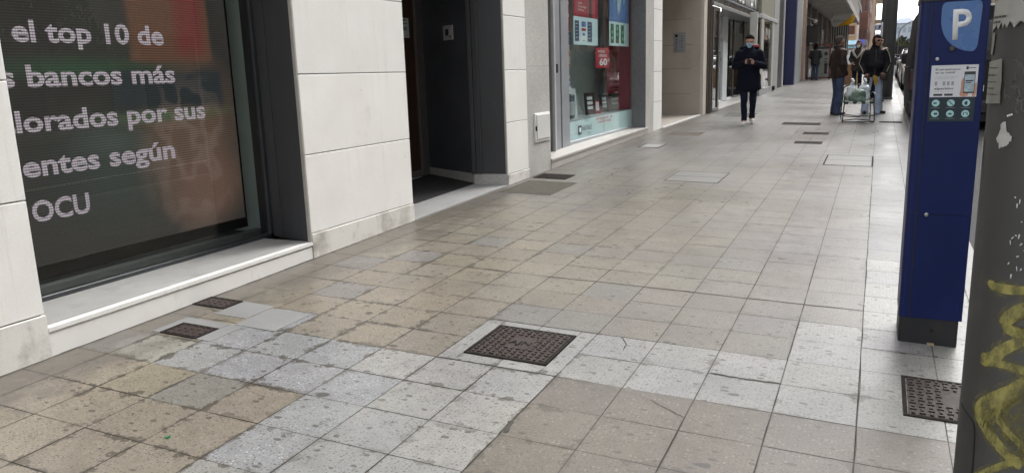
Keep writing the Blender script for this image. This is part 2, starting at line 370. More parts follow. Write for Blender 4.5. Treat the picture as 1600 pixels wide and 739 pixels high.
ANTH = mat('anthracite metal', (.074, .076, .081), .5, spec=.22, metal=.0, var=.10, scale=2.5, dirt=((.10, .103, .108), 9, .64, .76), stretch=(1, 1, .3))
ANTHD = mat('dark panel', (.070, .076, .090), .38, var=.12, scale=3)
FRAME = mat('dark window frame', (.045, .05, .055), .35, var=.1)
WOODD = mat('dark brown door', (.075, .042, .030), .35, var=.25, scale=4, stretch=(6, 6, .5))
GRAN = speckle('grey granite', (.60, .59, .57), (.40, .395, .38), (.15, .15, .15), 75, .5)
GRAND = speckle('dark granite', (.20, .20, .205), (.12, .12, .125), (.055, .055, .06), 75, .4)
STEPM = speckle('grey threshold stone', (.36, .36, .355), (.30, .30, .295), (.2, .2, .2), 110, .55)
MATB = mat('black door mat', (.014, .014, .016), .95, var=.3, scale=60, bump=.5, bscale=300)
ALU = mat('grey aluminium', (.36, .38, .41), .38, metal=.35, var=.06)
ALUL = mat('light aluminium', (.62, .63, .64), .35, metal=.4, var=.05)
BRONZE = mat('bronze frame', (.13, .105, .09), .35, metal=.5, var=.1)
WHITEP = mat('white paint', (.76, .76, .75), .5, var=.05)
PAPER = mat('white paper', (.74, .76, .78), .7, var=.04)
PAPERB = mat('pale blue paper', (.60, .71, .75), .65, var=.05)
REDP = mat('crimson print', (.38, .018, .05), .5, var=.08)
BLUEP = mat('blue print', (.10, .20, .46), .5, var=.18, scale=3)
NAVYP = mat('navy print', (.03, .05, .13), .5, var=.3, scale=25)
GREENP = mat('green print', (.02, .14, .06), .5, var=.4, scale=25)
INKW = mat('white ink', (.75, .76, .77), .6, var=.02)
INKD = mat('dark ink', (.045, .045, .05), .7, var=.1)
GREYIN = mat('shop interior grey', (.17, .175, .172), .8, var=.12, scale=2)
MAROON = mat('maroon interior panel', (.50, .045, .075), .6, var=.1)
BAND = mat('frosted pale blue band', (.66, .77, .80), .5, var=.03)
IRON = mat('brown cast iron', (.046, .033, .029), .6, spec=.3, metal=0, var=.25, scale=20, bump=.2, bscale=200, dirt=((.035, .028, .026), 12, .5, .7))
IROND = mat('dark iron', (.026, .023, .021), .85, spec=.12, metal=0, var=.25, scale=20)
STEEL = mat('brushed steel', (.48, .48, .48), .32, metal=.9, var=.05)
BLUEM = mat('deep blue enamel', (.0030, .0110, .076), .42, var=.10, scale=2.5, spec=.25, coat=.05, dirt=((.0055, .0150, .088), 7, .55, .8))
BLACKP = mat('black plastic', (.012, .012, .014), .5, var=.15, dirt=((.03, .028, .026), 8, .55, .8))
SHIELD = mat('light blue enamel', (.075, .16, .37), .3, var=.03)
POST = mat('grey brown lamp post paint', (.030, .029, .0265), .5, var=.14, scale=3, bump=.05, dirt=((.058, .056, .051), 6, .58, .78))
POLE = mat('dark grey pole paint', (.075, .078, .08), .5, var=.12, dirt=((.11, .11, .105), 9, .6, .75))
YELLOW = None
TAN = mat('beige portal stone', (.44, .39, .335), .55, var=.07, scale=2, dirt=((.37, .32, .27), 3, .55, .8))
TANF = mat('beige portal floor', (.46, .42, .37), .4, var=.08)
NAVYW = mat('navy shop panel', (.012, .016, .085), .4, var=.1)
GREYW = mat('grey rendered wall', (.30, .31, .32), .6, var=.08)
OLIVE = mat('olive grey panel', (.23, .225, .18), .6, var=.07)
PINKST = mat('pinkish stone', (.50, .36, .29), .65, var=.08)
ASPH = mat('asphalt', (.055, .055, .057), .85, var=.2, scale=30, bump=.4, bscale=200)
KERB = speckle('kerb granite', (.42, .42, .41), (.32, .32, .31), (.2, .2, .2), 80, .6)
RUBBER = mat('tyre rubber', (.02, .02, .021), .8, var=.15)
CLEAR = glass('clear glass', (.86, .90, .89), 1.45)
DARKGL = glass('tinted glass', (.40, .46, .45), 1.5)
MIRR = glass('reflecting shop glass', (.28, .33, .33), 2.6)
CARGL = mat('dark car glass', (.012, .014, .016), .06, var=.05, spec=.9)

# text as real flat lettering -----------------------------------------------------------------
def text_mesh(s, bold=0.0):
    c = bpy.data.curves.new('lettering', 'FONT'); c.body = s; c.size = 1; c.resolution_u = 3; c.offset = bold
    o = bpy.data.objects.new('lettering', c); COL.objects.link(o)
    dg = bpy.context.evaluated_depsgraph_get(); me = bpy.data.meshes.new_from_object(o.evaluated_get(dg))
    bpy.data.objects.remove(o); bpy.data.curves.remove(c); return me
def text_w(s):
    me = text_mesh(s); w = max(v.co.x for v in me.vertices); bpy.data.meshes.remove(me); return w
def text(name, s, o, u, v, h, m, parent, width=None, align='L', thick=.0, bold=0.0):
    """letters of cap height ~h on the plane through o with axes u (reading) and v (up)"""
    me = text_mesh(s, bold); u = Vector(u).normalized(); v = Vector(v).normalized(); o = Vector(o)
    k = h/.70; xs = [q.co.x for q in me.vertices]; w = max(xs); kx = (width/w) if width else k
    off = 0 if align == 'L' else (-w if align == 'R' else -w/2)
    n = u.cross(v)
    for q in me.vertices: q.co = o+u*((q.co.x+off)*kx)+v*(q.co.y*k)
    mb = MB(); mb.b.from_mesh(me); bpy.data.meshes.remove(me)
    if thick:
        r = bmesh.ops.extrude_face_region(mb.b, geom=mb.b.faces[:])
        bmesh.ops.translate(mb.b, vec=n*thick, verts=[e for e in r['geom'] if isinstance(e, bmesh.types.BMVert)])
    return obj(name, mb, m, parent)

# ================================================================== GROUND
KX = .72                                          # kerb line
TX, TY, OY = .3275, .311, .11
BEIGE, GREYT, PINK, FAR = (.226, .203, .162), (.272, .273, .270), (.150, .135, .117), (.176, .172, .165)
def is_grey(i, j):
    if i in (-12, -11): return j == 8
    if i == -10: return j in (8, 9, 10)
    if i in (-9, -8): return j in (8, 9)
    if i in (-7,): return j <= 9
    if i in (-6, -5): return j <= 11
    if i in (-4, -3, -2): return j in (10, 11)
    if i == -1: return 10 <= j <= 13
    return j >= 10 or j == 7 or j == 6
def tile_col(i, j):
    y = OY+(j+.5)*TY
    k = random.uniform(.955, 1.045); terr = 0
    if is_grey(i, j):
        c = GREYT
        if i <= -8 or (i == -7 and j in (6, 7, 8)): terr = 1; c = (.25, .259, .266)
        if i in (-12, -11): terr = 0; c = (.25, .25, .228)
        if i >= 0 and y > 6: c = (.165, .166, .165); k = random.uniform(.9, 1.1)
    elif i >= -4 and j <= 9: c = PINK
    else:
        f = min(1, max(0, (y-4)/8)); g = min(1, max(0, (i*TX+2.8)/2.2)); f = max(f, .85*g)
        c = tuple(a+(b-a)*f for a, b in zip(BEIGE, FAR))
        if random.random() < .08: c = tuple(x*.97 for x in (.20, .195, .18))
    return (c[0]*k, c[1]*k*random.uniform(.99, 1.01), c[2]*k*random.uniform(.97, 1.03), terr)
mb = MB(); b = mb.b
cl = b.loops.layers.float_color.new('tile'); uvl = b.loops.layers.uv.new('UVMap')
def quad(x0, x1, y0, y1, col, dz=0, tilt=True):
    t = [random.uniform(-.0007, .0007) if tilt else 0 for _ in range(4)]
    vs = [b.verts.new((x, y, G(x, y)+dz+t[q])) for q, (x, y) in enumerate(((x0, y0), (x1, y0), (x1, y1), (x0, y1)))]
    f = b.faces.new(vs)
    for l, uv in zip(f.loops, ((0, 0), (1, 0), (1, 1), (0, 1))): l[cl] = col; l[uvl].uv = uv
RIM = [(-6, 10), (-6, 11), (-5, 10), (-5, 11)]
random.seed(21)
gap = .0016
for i in range(-17, 3):
    for j in range(-8, 215):
        x0, x1 = i*TX, min((i+1)*TX, KX-.15)
        if x0 >= KX-.16: continue
        y0, y1 = OY+j*TY, OY+(j+1)*TY
        if (i, j) in RIM: continue
        g1 = gap*random.uniform(.6, 1.5); g2 = gap*random.uniform(.3, 1.6)
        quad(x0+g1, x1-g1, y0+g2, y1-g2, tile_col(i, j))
# rim of cut tiles round the big iron cover
RC = (.285, .287, .283, 0)
for q in ((-1.963, -1.866, 3.226, 3.836), (-1.40, -1.312, 3.226, 3.836), (-1.864, -1.637, 3.226, 3.318), (-1.635, -1.402, 3.226, 3.318), (-1.864, -1.637, 3.762, 3.836), (-1.635, -1.402, 3.762, 3.836)):
    quad(*q, RC)
pv = struct('pavement', mb, pavement_mat())
# bed of the joints, 3 mm lower, and cracks
mb = MB()
for k in range(24):
    y0, y1 = -2.6+k*3.0, -2.6+(k+1)*3.0
    mb.poly([(-5.8, y0, G(-5.8, y0)-.004), (KX-.15, y0, G(KX-.15, y0)-.004), (KX-.15, y1, G(KX-.15, y1)-.004), (-5.8, y1, G(-5.8, y1)-.004)])
struct('pavement_bed', mb, mat('joint grit', (.055, .050, .043), .9, var=.3, scale=30))
mb = MB()
def crack(pts, w):
    P = [Vector((x, y, 0)) for x, y in pts]
    for a, c in zip(P, P[1:]):
        n = 5; prev = None
        for k in range(n+1):
            q = a.lerp(c, k/n); d = (c-a).normalized(); s_ = Vector((-d.y, d.x, 0))
            q = q+s_*random.uniform(-.004, .004); ww = w*random.uniform(.5, 1.4)
            l, r = q+s_*ww/2, q-s_*ww/2; l.z = G(l.x, l.y)+.0022; r.z = G(r.x, r.y)+.0022
            if prev: mb.poly([prev[0], prev[1], r, l])
            prev = (l, r)
crack([(-.643, 3.535), (-.5, 3.53), (-.325, 3.535)], .010)
crack([(-.83, 3.14), (-.74, 3.08), (-.66, 3.03)], .004)
crack([(-1.31, 2.72), (-1.29, 2.62)], .026)
crack([(-1.17, 3.83), (-1.12, 3.75), (-1.11, 3.66)], .005)
crack([(-3.66, 3.36), (-3.4, 3.30), (-3.3, 3.36), (-3.1, 3.31)], .006)
crack([(.0, 12), (.002, 9), (.0, 6.5), (.001, 5), (.0, 4.2), (.002, 3.2), (.0, 2.3)], .004)
crack([(-.655, 5.6), (-.655, 4.6), (-.654, 3.53), (-.655, 2.4)], .0038)
crack([(-.3275, 6), (-.327, 4.47), (-.3275, 3.85), (-.327, 2.5)], .0036)
crack([(-1.31, 3.25), (-1.31, 2.6), (-1.311, 2.1)], .004)
crack([(-2.62, 4.79), (-2.0, 4.765), (-1.3, 4.775), (-.64, 4.77), (0, 4.775)], .008)
random.seed(77)
for ya, yb in ((.3, 2.45), (2.45, 4.58), (4.58, 6.03), (8.1, 9.44), (9.44, 14.2)): crack([(-3.826, ya+(yb-ya)*k/6) for k in range(7)], .016)
struct('pavement_cracks', mb, mat('crack grime', (.085, .078, .068), .95, var=.3))
# kerb, road, far ground
mb = MB()
for k in range(-4, 70):
    y0, y1 = k*1.0, k*1.0+.992
    mb.hexa([(KX-.148, y0, G(KX, y0)-.2), (KX, y0, G(KX, y0)-.2), (KX, y1, G(KX, y1)-.2), (KX-.148, y1, G(KX, y1)-.2),
             (KX-.148, y0, G(KX-.148, y0)), (KX, y0, G(KX, y0)), (KX, y1, G(KX, y1)), (KX-.148, y1, G(KX-.148, y1))])
struct('kerb', mb, KERB)
mb = MB(); Z = lambda x, y: G(KX, y)-.13+(.015*(x-KX))
def strip(x0, x1, ys, zf, m=None):
    for y0, y1 in zip(ys, ys[1:]): mb.poly([(x0, y0, zf(x0, y0)), (x1, y0, zf(x1, y0)), (x1, y1, zf(x1, y1)), (x0, y1, zf(x0, y1))])
strip(KX-.02, 9.5, [-30, 0, 30, 60, 95], Z); struct('road', mb, ASPH)
mb = MB(); strip(2.72, 2.82, [-30, 0, 30, 60], lambda x, y: Z(x, y)+.004); struct('parking_line', mb, WHITEP)
mb = MB(); strip(9.5, 14, [-30, 0, 30, 60, 95], lambda x, y: Z(x, y)+.13)
mb.poly([(9.5, -30, Z(9.5, -30)-.1), (9.5, -30, Z(9.5, -30)+.13), (9.5, 95, Z(9.5, 95)+.13), (9.5, 95, Z(9.5, 95)-.1)])
struct('far_pavement', mb, mat('concrete pavement', (.30, .29, .27), .8, var=.1))
mb = MB(); mb.poly([(-2500, -2500, -1.6), (2500, -2500, -1.6), (2500, 3500, -1.6), (-2500, 3500, -1.6)])
struct('ground', mb, mat('distant ground', (.14, .135, .11), .95, var=.2, scale=.02))
mb = MB(); mb.poly([(-8, 69, G(0, 69)-.01), (KX, 69, G(0, 69)-.01), (KX, 160, 2.2), (-8, 160, 2.2)]); struct('far_pavement_street', mb, mat('far paving', (.33, .31, .28), .8, var=.1))
# hills behind the town
mb = MB(); prev = None
for k in range(61):
    x = -500+k*22; z = 12+8*math.sin(k*.33)+5*math.sin(k*.9+1)+random.uniform(-1, 1); z = max(4, z)
    cur = [(x, 560, -2), (x, 620, z), (x, 900, -2)]
    if prev:
        for q in range(2): mb.poly([prev[q], cur[q], cur[q+1], prev[q+1]])
    prev = cur
struct('hills', mb, mat('haze tinted hill', (.20, .24, .28), .95, var=.25, scale=.03))  # pale blue grey puts the distance haze into the hill colour

# ================================================================== BANK BUILDING
WX = -3.84
bank = thing('bank_building', 'pale limestone bank frontage with dark metal window reveals and recessed dark doorway', 'building', (WX-.5, 4.6, G(WX, 4.6)))
CZ = [.362, .957, 1.548, 2.150, 2.75, 3.35]
def pilaster(y0, y1, parent, inset=.012, cz=CZ, x=WX, depth=.55, m=LIME, md=LIMED):
    mb = MB(); mb.box(x-depth, x-.012, y0+inset, y1-.012, G(x, y0)-.2, cz[-1], mi=1)
    zs = cz
    for a, c in zip(zs, zs[1:]): mb.box(x-.04, x, y0, y1, a+.0035, c-.0035, bev=.003, mi=0)
    mb.box(x-.04, x+.008, y0-.002, y1+.003, G(x, y0)-.1, zs[0]-.0035, bev=.003, mi=2)
    o = obj('pilaster', mb, [m, JOINT, md], parent)
    return o
pilaster(-1.6, 2.452, bank); pilaster(4.58, 6.03, bank, inset=.24); pilaster(8.10, 8.70, bank)
# pale stone returns (thickness of the cladding)
# window sill
mb = MB()
mb.box(-4.345, WX-.03, 2.456, 4.577, .10, .281, mi=1)
mb.box(WX-.03, WX+.0, 2.456, 4.577, .10, .262, bev=.003, mi=0)
mb.hexa([(-4.345, 2.456, .282), (WX+.008, 2.456, .264), (WX+.008, 4.577, .274), (-4.345, 4.577, .285), (-4.345, 2.456, .292), (WX+.008, 2.456, .286), (WX+.008, 4.577, .298), (-4.345, 4.577, .295)], mi=0)
mb.hexa([(-4.33, 2.457, .2925), (WX-.045, 2.457, .2882), (WX-.045, 4.576, .3), (-4.33, 4.576, .2965), (-4.33, 2.457, .295), (WX-.045, 2.457, .2905), (WX-.045, 4.576, .3025), (-4.33, 4.576, .299)], mi=2)
obj('window_sill', mb, [SILLM, JOINT, SILLT], bank)
# anthracite reveal right of the window (slightly splayed), with its pressed strip
mb = MB()
mb.hexa([(-3.868, 4.572, .296), (-3.868, 4.60, .296), (-4.36, 4.80, .296), (-4.36, 4.715, .296), (-3.868, 4.572, 3.3), (-3.868, 4.60, 3.3), (-4.36, 4.80, 3.3), (-4.36, 4.715, 3.3)])
mb.hexa([(-4.19, 4.658, .298), (-4.19, 4.70, .298), (-4.31, 4.73, .298), (-4.31, 4.69, .298), (-4.19, 4.658, 3.3), (-4.19, 4.70, 3.3), (-4.31, 4.73, 3.3), (-4.31, 4.69, 3.3)])
obj('window_reveal', mb, ANTH, bank)
mb = MB(); mb.box(WX-.03, WX-.004, 4.568, 4.581, .30, 3.3); obj('stone_edge', mb, mat('beige stone edge', (.42, .40, .36), .7), bank)
win = bpy.data.objects.new('window', None); COL.objects.link(win); win.parent = bank; win.location = Vector((-4.33, 3.4, .3))-bank.location
mb = MB()
mb.box(-4.36, -4.31, 4.655, 4.70, .29, 3.3, bev=.004); mb.box(-4.36, -4.31, 2.2, 4.70, .292, .326, bev=.004)
mb.box(-4.42, -4.365, 4.665, 4.69, .3, 3.3); mb.box(-4.36, -4.31, 2.2, 4.70, 3.25, 3.33)
obj('window_frame', mb, FRAME, win)
mb = MB(); mb.box(-4.338, -4.330, 2.2, 4.656, .324, 3.26); obj('window_pane', mb, DARKGL if False else glass('bank window glass', (.86, .87, .86), 1.40), win)
mb = MB()   # inside the window: greenish reveal, floor ledges, back
mb.box(-5.6, -4.44, 4.78, 4.84, .2, 3.3, mi=0); mb.box(-5.6, -5.55, 2.0, 4.8, .2, 3.3, mi=1); mb.box(-5.55, -4.37, 2.0, 4.78, .20, .30, mi=1)
mb.box(-4.52, -4.44, 2.0, 4.72, .30, .345, mi=2); mb.box(-5.55, -4.44, 2.0, 4.78, 3.2, 3.28, mi=1)
obj('window_lining', mb, [mat('green grey lining', (.60, .70, .66), .6, var=.06), mat('dark lining', (.05, .055, .055), .7), mat('grey ledge', (.16, .18, .18), .5)], bank)
# doorway
mb = MB()
zb = lambda x, y: G(x, y)
mb.hexa([(-4.24, 6.03, .05), (WX+.004, 6.03, .05), (WX+.004, 8.10, .05), (-4.24, 8.02, .05),
         (-4.24, 6.03, G(-4.24, 6.03)+.012), (WX+.004, 6.03, G(WX, 6.03)+.010), (WX+.004, 8.10, G(WX, 8.10)+.010), (-4.24, 8.02, G(-4.24, 8.02)+.012)])
obj('threshold_slab', mb, STEPM, bank)
mb = MB(); mb.hexa([(-5.3, 5.9, .05), (-4.242, 5.9, .05), (-4.242, 8.05, .05), (-5.3, 8.6, .05), (-5.3, 5.9, .222), (-4.242, 5.9, .21), (-4.242, 8.05, .250), (-5.3, 8.6, .282)])
obj('porch_floor', mb, STEPM, bank)
A_, B_ = Vector((-5.16, 8.53, 0)), Vector((-4.24, 8.03, 0))
def wallbox(a, c, z0, z1, t, name, m, inset=0):
    d = (c-a).normalized(); n = Vector((d.y, -d.x, 0));
    if n.y > 0: n = -n
    mb = MB(); p = [a+n*inset, c+n*inset, c-n*t, a-n*t]
    mb.hexa([(q.x, q.y, z0) for q in p]+[(q.x, q.y, z1) for q in p]); return obj(name, mb, m, bank)
wallbox(A_, B_, .372, 3.3, .10, 'porch_side_panel', ANTHD)
wallbox(A_, B_, .10, .370, .10, 'porch_plinth', GRAN, .008)
C_, D_ = Vector((-4.24, 8.025, 0)), Vector((-3.862, 8.085, 0))
wallbox(C_, D_, .372, 3.3, .06, 'porch_jamb', ANTH, .002)
wallbox(C_, Vector((-3.846, 8.088, 0)), .10, .370, .06, 'porch_plinth', GRAN, .012)
mb = MB(); mb.box(-4.20, -4.13, 8.0, 8.035, .374, 3.3, bev=.004); mb.box(-4.262, -4.21, 7.995, 8.03, .374, 3.3, bev=.006); obj('jamb_trim', mb, ANTH, bank)
mb = MB(); mb.box(WX-.03, WX-.002, 8.085, 8.101, .372, 3.3); obj('stone_edge', mb, mat('beige stone edge', (.42, .40, .36), .7), bank)
door = bpy.data.objects.new('door', None); COL.objects.link(door); door.parent = bank; door.location = Vector((-5.2, 7.2, .27))-bank.location
mb = MB(); mb.box(-5.22, -5.16, 5.95, 8.33, .30, 2.9, bev=.004); obj('door_leaf', mb, WOODD, door)
mb = MB(); mb.box(-5.24, -5.13, 8.33, 8.50, .28, 3.0, bev=.006); mb.box(-5.23, -5.14, 5.9, 8.33, .28, .36, bev=.004); mb.box(-5.24, -5.13, 5.9, 8.5, 2.9, 3.0)
obj('door_frame', mb, mat('grey door frame', (.14, .135, .135), .4, var=.1), door)
mb = MB(); mb.box(-5.13, -5.10, 6.0, 8.33, .262, .285); obj('door_sill_strip', mb, ALUL, door)
# intercom on the black wall
dW = (B_-A_).normalized(); nW = Vector((dW.y, -dW.x, 0)); nW = nW if nW.y < 0 else -nW
ic = bpy.data.objects.new('intercom', None); COL.objects.link(ic); ic.parent = bank
pc = Vector((-4.62, A_.y+(B_.y-A_.y)*((-4.62-A_.x)/(B_.x-A_.x)), 2.0)); ic.location = pc-bank.location
rotW = Matrix((dW, -nW, Vector((0, 0, 1)))).transposed()
mb = MB(); mb.obox(pc+nW*.008, rotW, (.205, .016, .165), .003); obj('intercom_plate', mb, mat('grey steel plate', (.50, .50, .50), .4), ic)
mb = MB(); mb.obox(pc+nW*.018+dW*(-.01)+Vector((0, 0, .005)), rotW, (.06, .01, .075), .01); obj('camera_eye', mb, BLACKP, ic)
mb = MB(); mb.obox(pc+nW*.018+dW*.055-Vector((0, 0, .045)), rotW, (.03, .008, .02), .003); obj('call_button', mb, BLACKP, ic)
mb = MB(); mb.obox(pc+nW*.018+dW*(-.03)-Vector((0, 0, .055)), rotW, (.06, .004, .008)); obj('name_slot', mb, ALU, ic)
# upper storeys out of view, this whole side made tall to shut out skylight
mb = MB(); mb.box(-5.7, WX-.004, -1.6, 8.70, 3.35, 27.0); obj('upper_wall', mb, LIME, bank)
for fl in range(7):
    for wy in (0.2, 3.0, 5.8):
        mb = MB(); z = 4.6+fl*3.1; mb.box(WX-.05, WX+.02, wy, wy+1.5, z, z+1.5, bev=.02); obj('upper_window', mb, CARGL, bank)
mb = MB(); mb.box(-6.2, -5.62, -1.6, 8.72, -.2, 27); obj('rear_wall', mb, GREYIN, bank)
mb = MB(); mb.box(-5.6, WX-.02, 4.6, 8.09, 3.0, 3.34); obj('porch_ceiling', mb, ANTHD, bank)
mb = MB(); mb.box(-5.6, -4.4, 4.85, 5.94, .1, 3.3); obj('porch_side_wall', mb, ANTHD, bank)

mt = MB(); mt.hexa([(-5.14, 5.94, .20), (-4.262, 5.94, .20), (-4.262, 8.04, .20), (-5.14, 8.49, .20), (-5.14, 5.94, .230), (-4.262, 5.94, .222), (-4.262, 8.04, .262), (-5.14, 8.49, .291)])
single('door_mat', mt, MATB, 'black ribbed mat filling the floor of the dark recessed doorway', 'mat')
nb = thing('notice', 'small pale blue paper notice taped to the dark brown bank door', 'notice', (-5.155, 8.13, 1.96))
mb = MB(); mb.box(-5.1585, -5.156, 8.03, 8.222, 1.965, 2.195); obj('paper', mb, PAPERB, nb)
mb = MB()
for k, z in enumerate((2.165, 2.13, 2.085, 2.07, 2.055)): mb.box(-5.1557, -5.1550, 8.05, 8.05+(.13 if k else .1), z-.004, z+.004 if k else z+.010)
obj('printed_lines', mb, INKD, nb)

# LED display inside the bank window
ls = thing('digital_sign', 'large dark LED display in the bank window with white Spanish lettering', 'sign', (-4.55, 3.4, .38))
mb = MB(); mb.box(-4.60, -4.515, 2.0, 4.632, .375, 3.1, bev=.004); obj('housing', mb, mat('black display housing', (.012, .012, .013), .5), ls)
mb = MB(); mb.box(-4.514, -4.506, 2.02, 4.60, .455, 3.08)
sc_ = obj('screen', mb, led('led picture', False), ls)
ltx = [('en el top 10 de', 'el top 10 de', 2.943, 4.004, 1.775), ('los bancos más', 'bancos más', 2.988, 4.065, 1.517), ('valorados por sus', 'lorados por sus', 2.879, 4.303, 1.257), ('clientes según', 'entes según', 2.881, 3.987, .997), ('la OCU', 'OCU', 2.897, 3.277, .727)]
LEDT = led('led letters', True)
for full, vis, a, c, z in ltx:
    wv = text_w(vis); wf = text_w(full); k = (c-a)/wv
    text('lettering', full, (-4.503, c, z), (0, 1, 0), (0, 0, 1), .122, LEDT, ls, width=k*wf, align='R', bold=.028)
# object-space coordinates of screen/letters are relative to the sign's base: shift back for the picture
for o in ls.children:
    pass

# ================================================================== GRANITE SHOP
shop = thing('granite_shop', 'grey granite shop front with grey metal window full of posters', 'building', (-4.2, 11.8, G(-3.84, 11.8)))
mb = MB(); mb.box(-4.4, WX-.006, 8.703, 9.44, .1, 1.291); mb.box(-4.4, WX-.0065, 8.703, 9.44, 1.293, 1.587); mb.box(-4.4, WX-.006, 8.703, 9.44, 1.589, 3.35)
obj('granite_wall', mb, GRAN, shop)
mb = MB(); mb.box(-4.13, WX-.006, 14.10, 14.62, .1, 3.35); mb.box(-4.12, WX-.009, 14.085, 14.099, .40, 3.35, mi=1); obj('granite_wall', mb, [GRAN, GRAND], shop)
mb = MB()
mb.hexa([(-4.3, 9.442, .05), (WX+.002, 9.442, .05), (WX+.002, 14.22, .1), (-4.3, 14.22, .1), (-4.3, 9.442, .43), (WX+.002, 9.442, .362), (WX+.002, 14.22, .430), (-4.3, 14.22, .45)])
mb.hexa([(-4.3, 9.442, .432), (WX+.014, 9.442, .364), (WX+.014, 14.22, .432), (-4.3, 14.22, .452), (-4.3, 9.442, .458), (WX+.014, 9.442, .394), (WX+.014, 14.22, .462), (-4.3, 14.22, .47)])
obj('window_sill', mb, speckle('light granite sill', (.50, .48, .45), (.42, .40, .37), (.28, .27, .25), 90, .45), shop)
hatch = bpy.data.objects.new('meter_hatch', None); COL.objects.link(hatch); hatch.parent = shop; hatch.location = Vector((WX, 9.14, .66))-shop.location
mb = MB(); mb.box(WX-.02, WX+.012, 8.905, 9.385, .655, 1.015, bev=.004); obj('hatch_frame', mb, WHITEP, hatch)
mb = MB(); mb.box(WX+.002, WX+.024, 8.945, 9.372, .69, .998, bev=.005); obj('hatch_door', mb, mat('off white hatch', (.66, .66, .64), .5, var=.04), hatch)
mb = MB(); mb.box(WX+.012, WX+.03, 8.91, 8.93, .80, .86, bev=.004); obj('hatch_latch', mb, IROND, hatch)
GX = -4.1
fr = bpy.data.objects.new('shop_window', None); COL.objects.link(fr); fr.parent = shop; fr.location = Vector((GX, 12, .45))-shop.location
mb = MB()
mb.box(GX-.08, GX+.05, 10.05, 10.355, .44, 3.3, bev=.006); mb.box(GX-.02, GX+.02, 10.355, 10.43, .44, 3.3, mi=1)
mb.box(GX-.05, GX+.04, 10.43, 10.73, .44, 3.3, bev=.006); mb.box(GX-.05, GX+.03, 14.18, 14.31, .44, 3.3, bev=.006)
mb.box(GX-.05, GX+.03, 10.73, 14.18, .44, .50, bev=.005); mb.box(GX-.05, GX+.03, 10.73, 14.18, 3.2, 3.3)
mb.box(GX+.051, GX+.09, 10.03, 10.09, .44, 3.3, bev=.004, mi=2)
mb.box(GX-.08, GX+.02, 9.3, 10.04, .44, 3.3, mi=1)
obj('window_frame', mb, [ALU, BLACKP, ALUL], fr)
mb = MB(); mb.box(GX+.045, GX+.062, 10.2, 10.25, 1.50, 1.62, bev=.003); obj('lock', mb, BLACKP, fr)
mb = MB(); mb.box(GX-.006, GX, 10.73, 14.18, .50, 3.2); obj('window_pane', mb, glass('shop window glass', (.90, .95, .945), 1.30), fr)
mb = MB(); mb.hexa([(GX-.016, 10.73, .50), (GX-.008, 10.73, .50), (GX-.008, 14.18, .50), (GX-.016, 14.18, .50), (GX-.016, 10.73, .775), (GX-.008, 10.73, .775), (GX-.008, 14.18, .80), (GX-.016, 14.18, .80)])
bandp = obj('frosted_band', mb, BAND, fr)
mb = MB(); mb.box(GX-.018, GX-.007, 12.45, 12.47, .505, .78); obj('band_joint', mb, ALU, fr)
mb = MB(); mb.box(GX+.001, GX+.003, 11.2, 11.33, .57, .70); mb.box(GX+.003, GX+.004, 11.225, 11.305, .60, .67, mi=1); obj('emblem', mb, [INKD, BAND], fr)
text('lettering', 'NATALE', (GX+.003, 11.36, .615), (0, 1, 0), (0, 0, 1), .07, INKD, fr, width=.44)
text('lettering', 'seguros', (GX+.003, 11.62, .55), (0, 1, 0), (0, 0, 1), .03, INKD, fr, width=.16)
REDT = mat('red lettering', (.45, .05, .06), .6)
text('lettering', 'viajes y', (GX+.003, 12.0, .735), (0, 1, 0), (0, 0, 1), .045, REDT, fr, width=.9)
text('lettering', 'reservas', (GX+.003, 12.1, .675), (0, 1, 0), (0, 0, 1), .045, REDT, fr, width=.7)
mb = MB()  # room behind the window
mb.box(-5.75, -5.6, 9.5, 15.2, .2, 3.3, mi=0); mb.box(-5.6, GX-.09, 9.5, 15.2, .2, .50, mi=0); mb.box(-5.6, GX-.09, 9.5, 15.2, 3.2, 3.32, mi=0)
mb.box(-5.6, GX-.05, 9.46, 9.5, .2, 3.3, mi=0); mb.box(-5.6, -4.41, 15.2, 15.24, .2, 3.3, mi=0)
mb.box(-4.75, -4.7, 10.4, 14.4, .5, 3.1, mi=3); mb.box(-4.69, -4.67, 14.42, 15.18, .5, 3.1, mi=1)
mb.box(-4.62, -4.135, 10.5, 14.7, .76, .79, mi=2)
mb.box(-4.45, -4.14, 14.32, 14.4, .5, 3.2, mi=1)
obj('shop_interior', mb, [GREYIN, MAROON, mat('grey shelf', (.30, .32, .33), .4), mat('grey back panel', (.52, .56, .545), .7, var=.06)], shop)
mb = MB(); mb.box(-5.75, WX-.012, 8.703, 14.62, 3.352, 27.0); obj('upper_wall', mb, GRAN, shop)
for fl in range(7):
    for wy in (9.3, 12.0):
        mb = MB(); z = 4.6+fl*3.1; mb.box(WX-.05, WX+.02, wy, wy+1.6, z, z+1.5, bev=.02); obj('upper_window', mb, CARGL, shop)
# posters hung just inside the pane
PX = GX-.022
def poster(label, y0, y1, z0, z1, m, extra, cat='poster', name='poster', x=PX):
    t = thing(name, label, cat, (x, (y0+y1)/2, z0))
    mb = MB(); mb.box(x-.004, x, y0, y1, z0, z1); obj('sheet', mb, m, t)
    extra(t, x+.0015); return t
def ex_red(t, x):
    mb = MB(); mb.box(x-.001, x, 11.78, 11.93, 2.32, 3.0); obj('dark_stripe', mb, mat('dark maroon print', (.05, .008, .015), .5), t)
    mb = MB(); mb.box(x-.001, x, 11.76, 11.778, 2.32, 3.0); obj('pale_edge', mb, mat('pink print', (.5, .2, .2), .5), t)
    for k, (s, z, w) in enumerate((('más', 2.50, .18), ('Tecnología', 2.45, .36), ('Oferta', 2.40, .26))): text('lettering', s, (x, 11.30, z), (0, 1, 0), (0, 0, 1), .03, INKW, t, width=w)
poster('crimson poster with white text above a pale card of dark phones', 11.11, 12.216, 2.317, 3.05, REDP, ex_red)
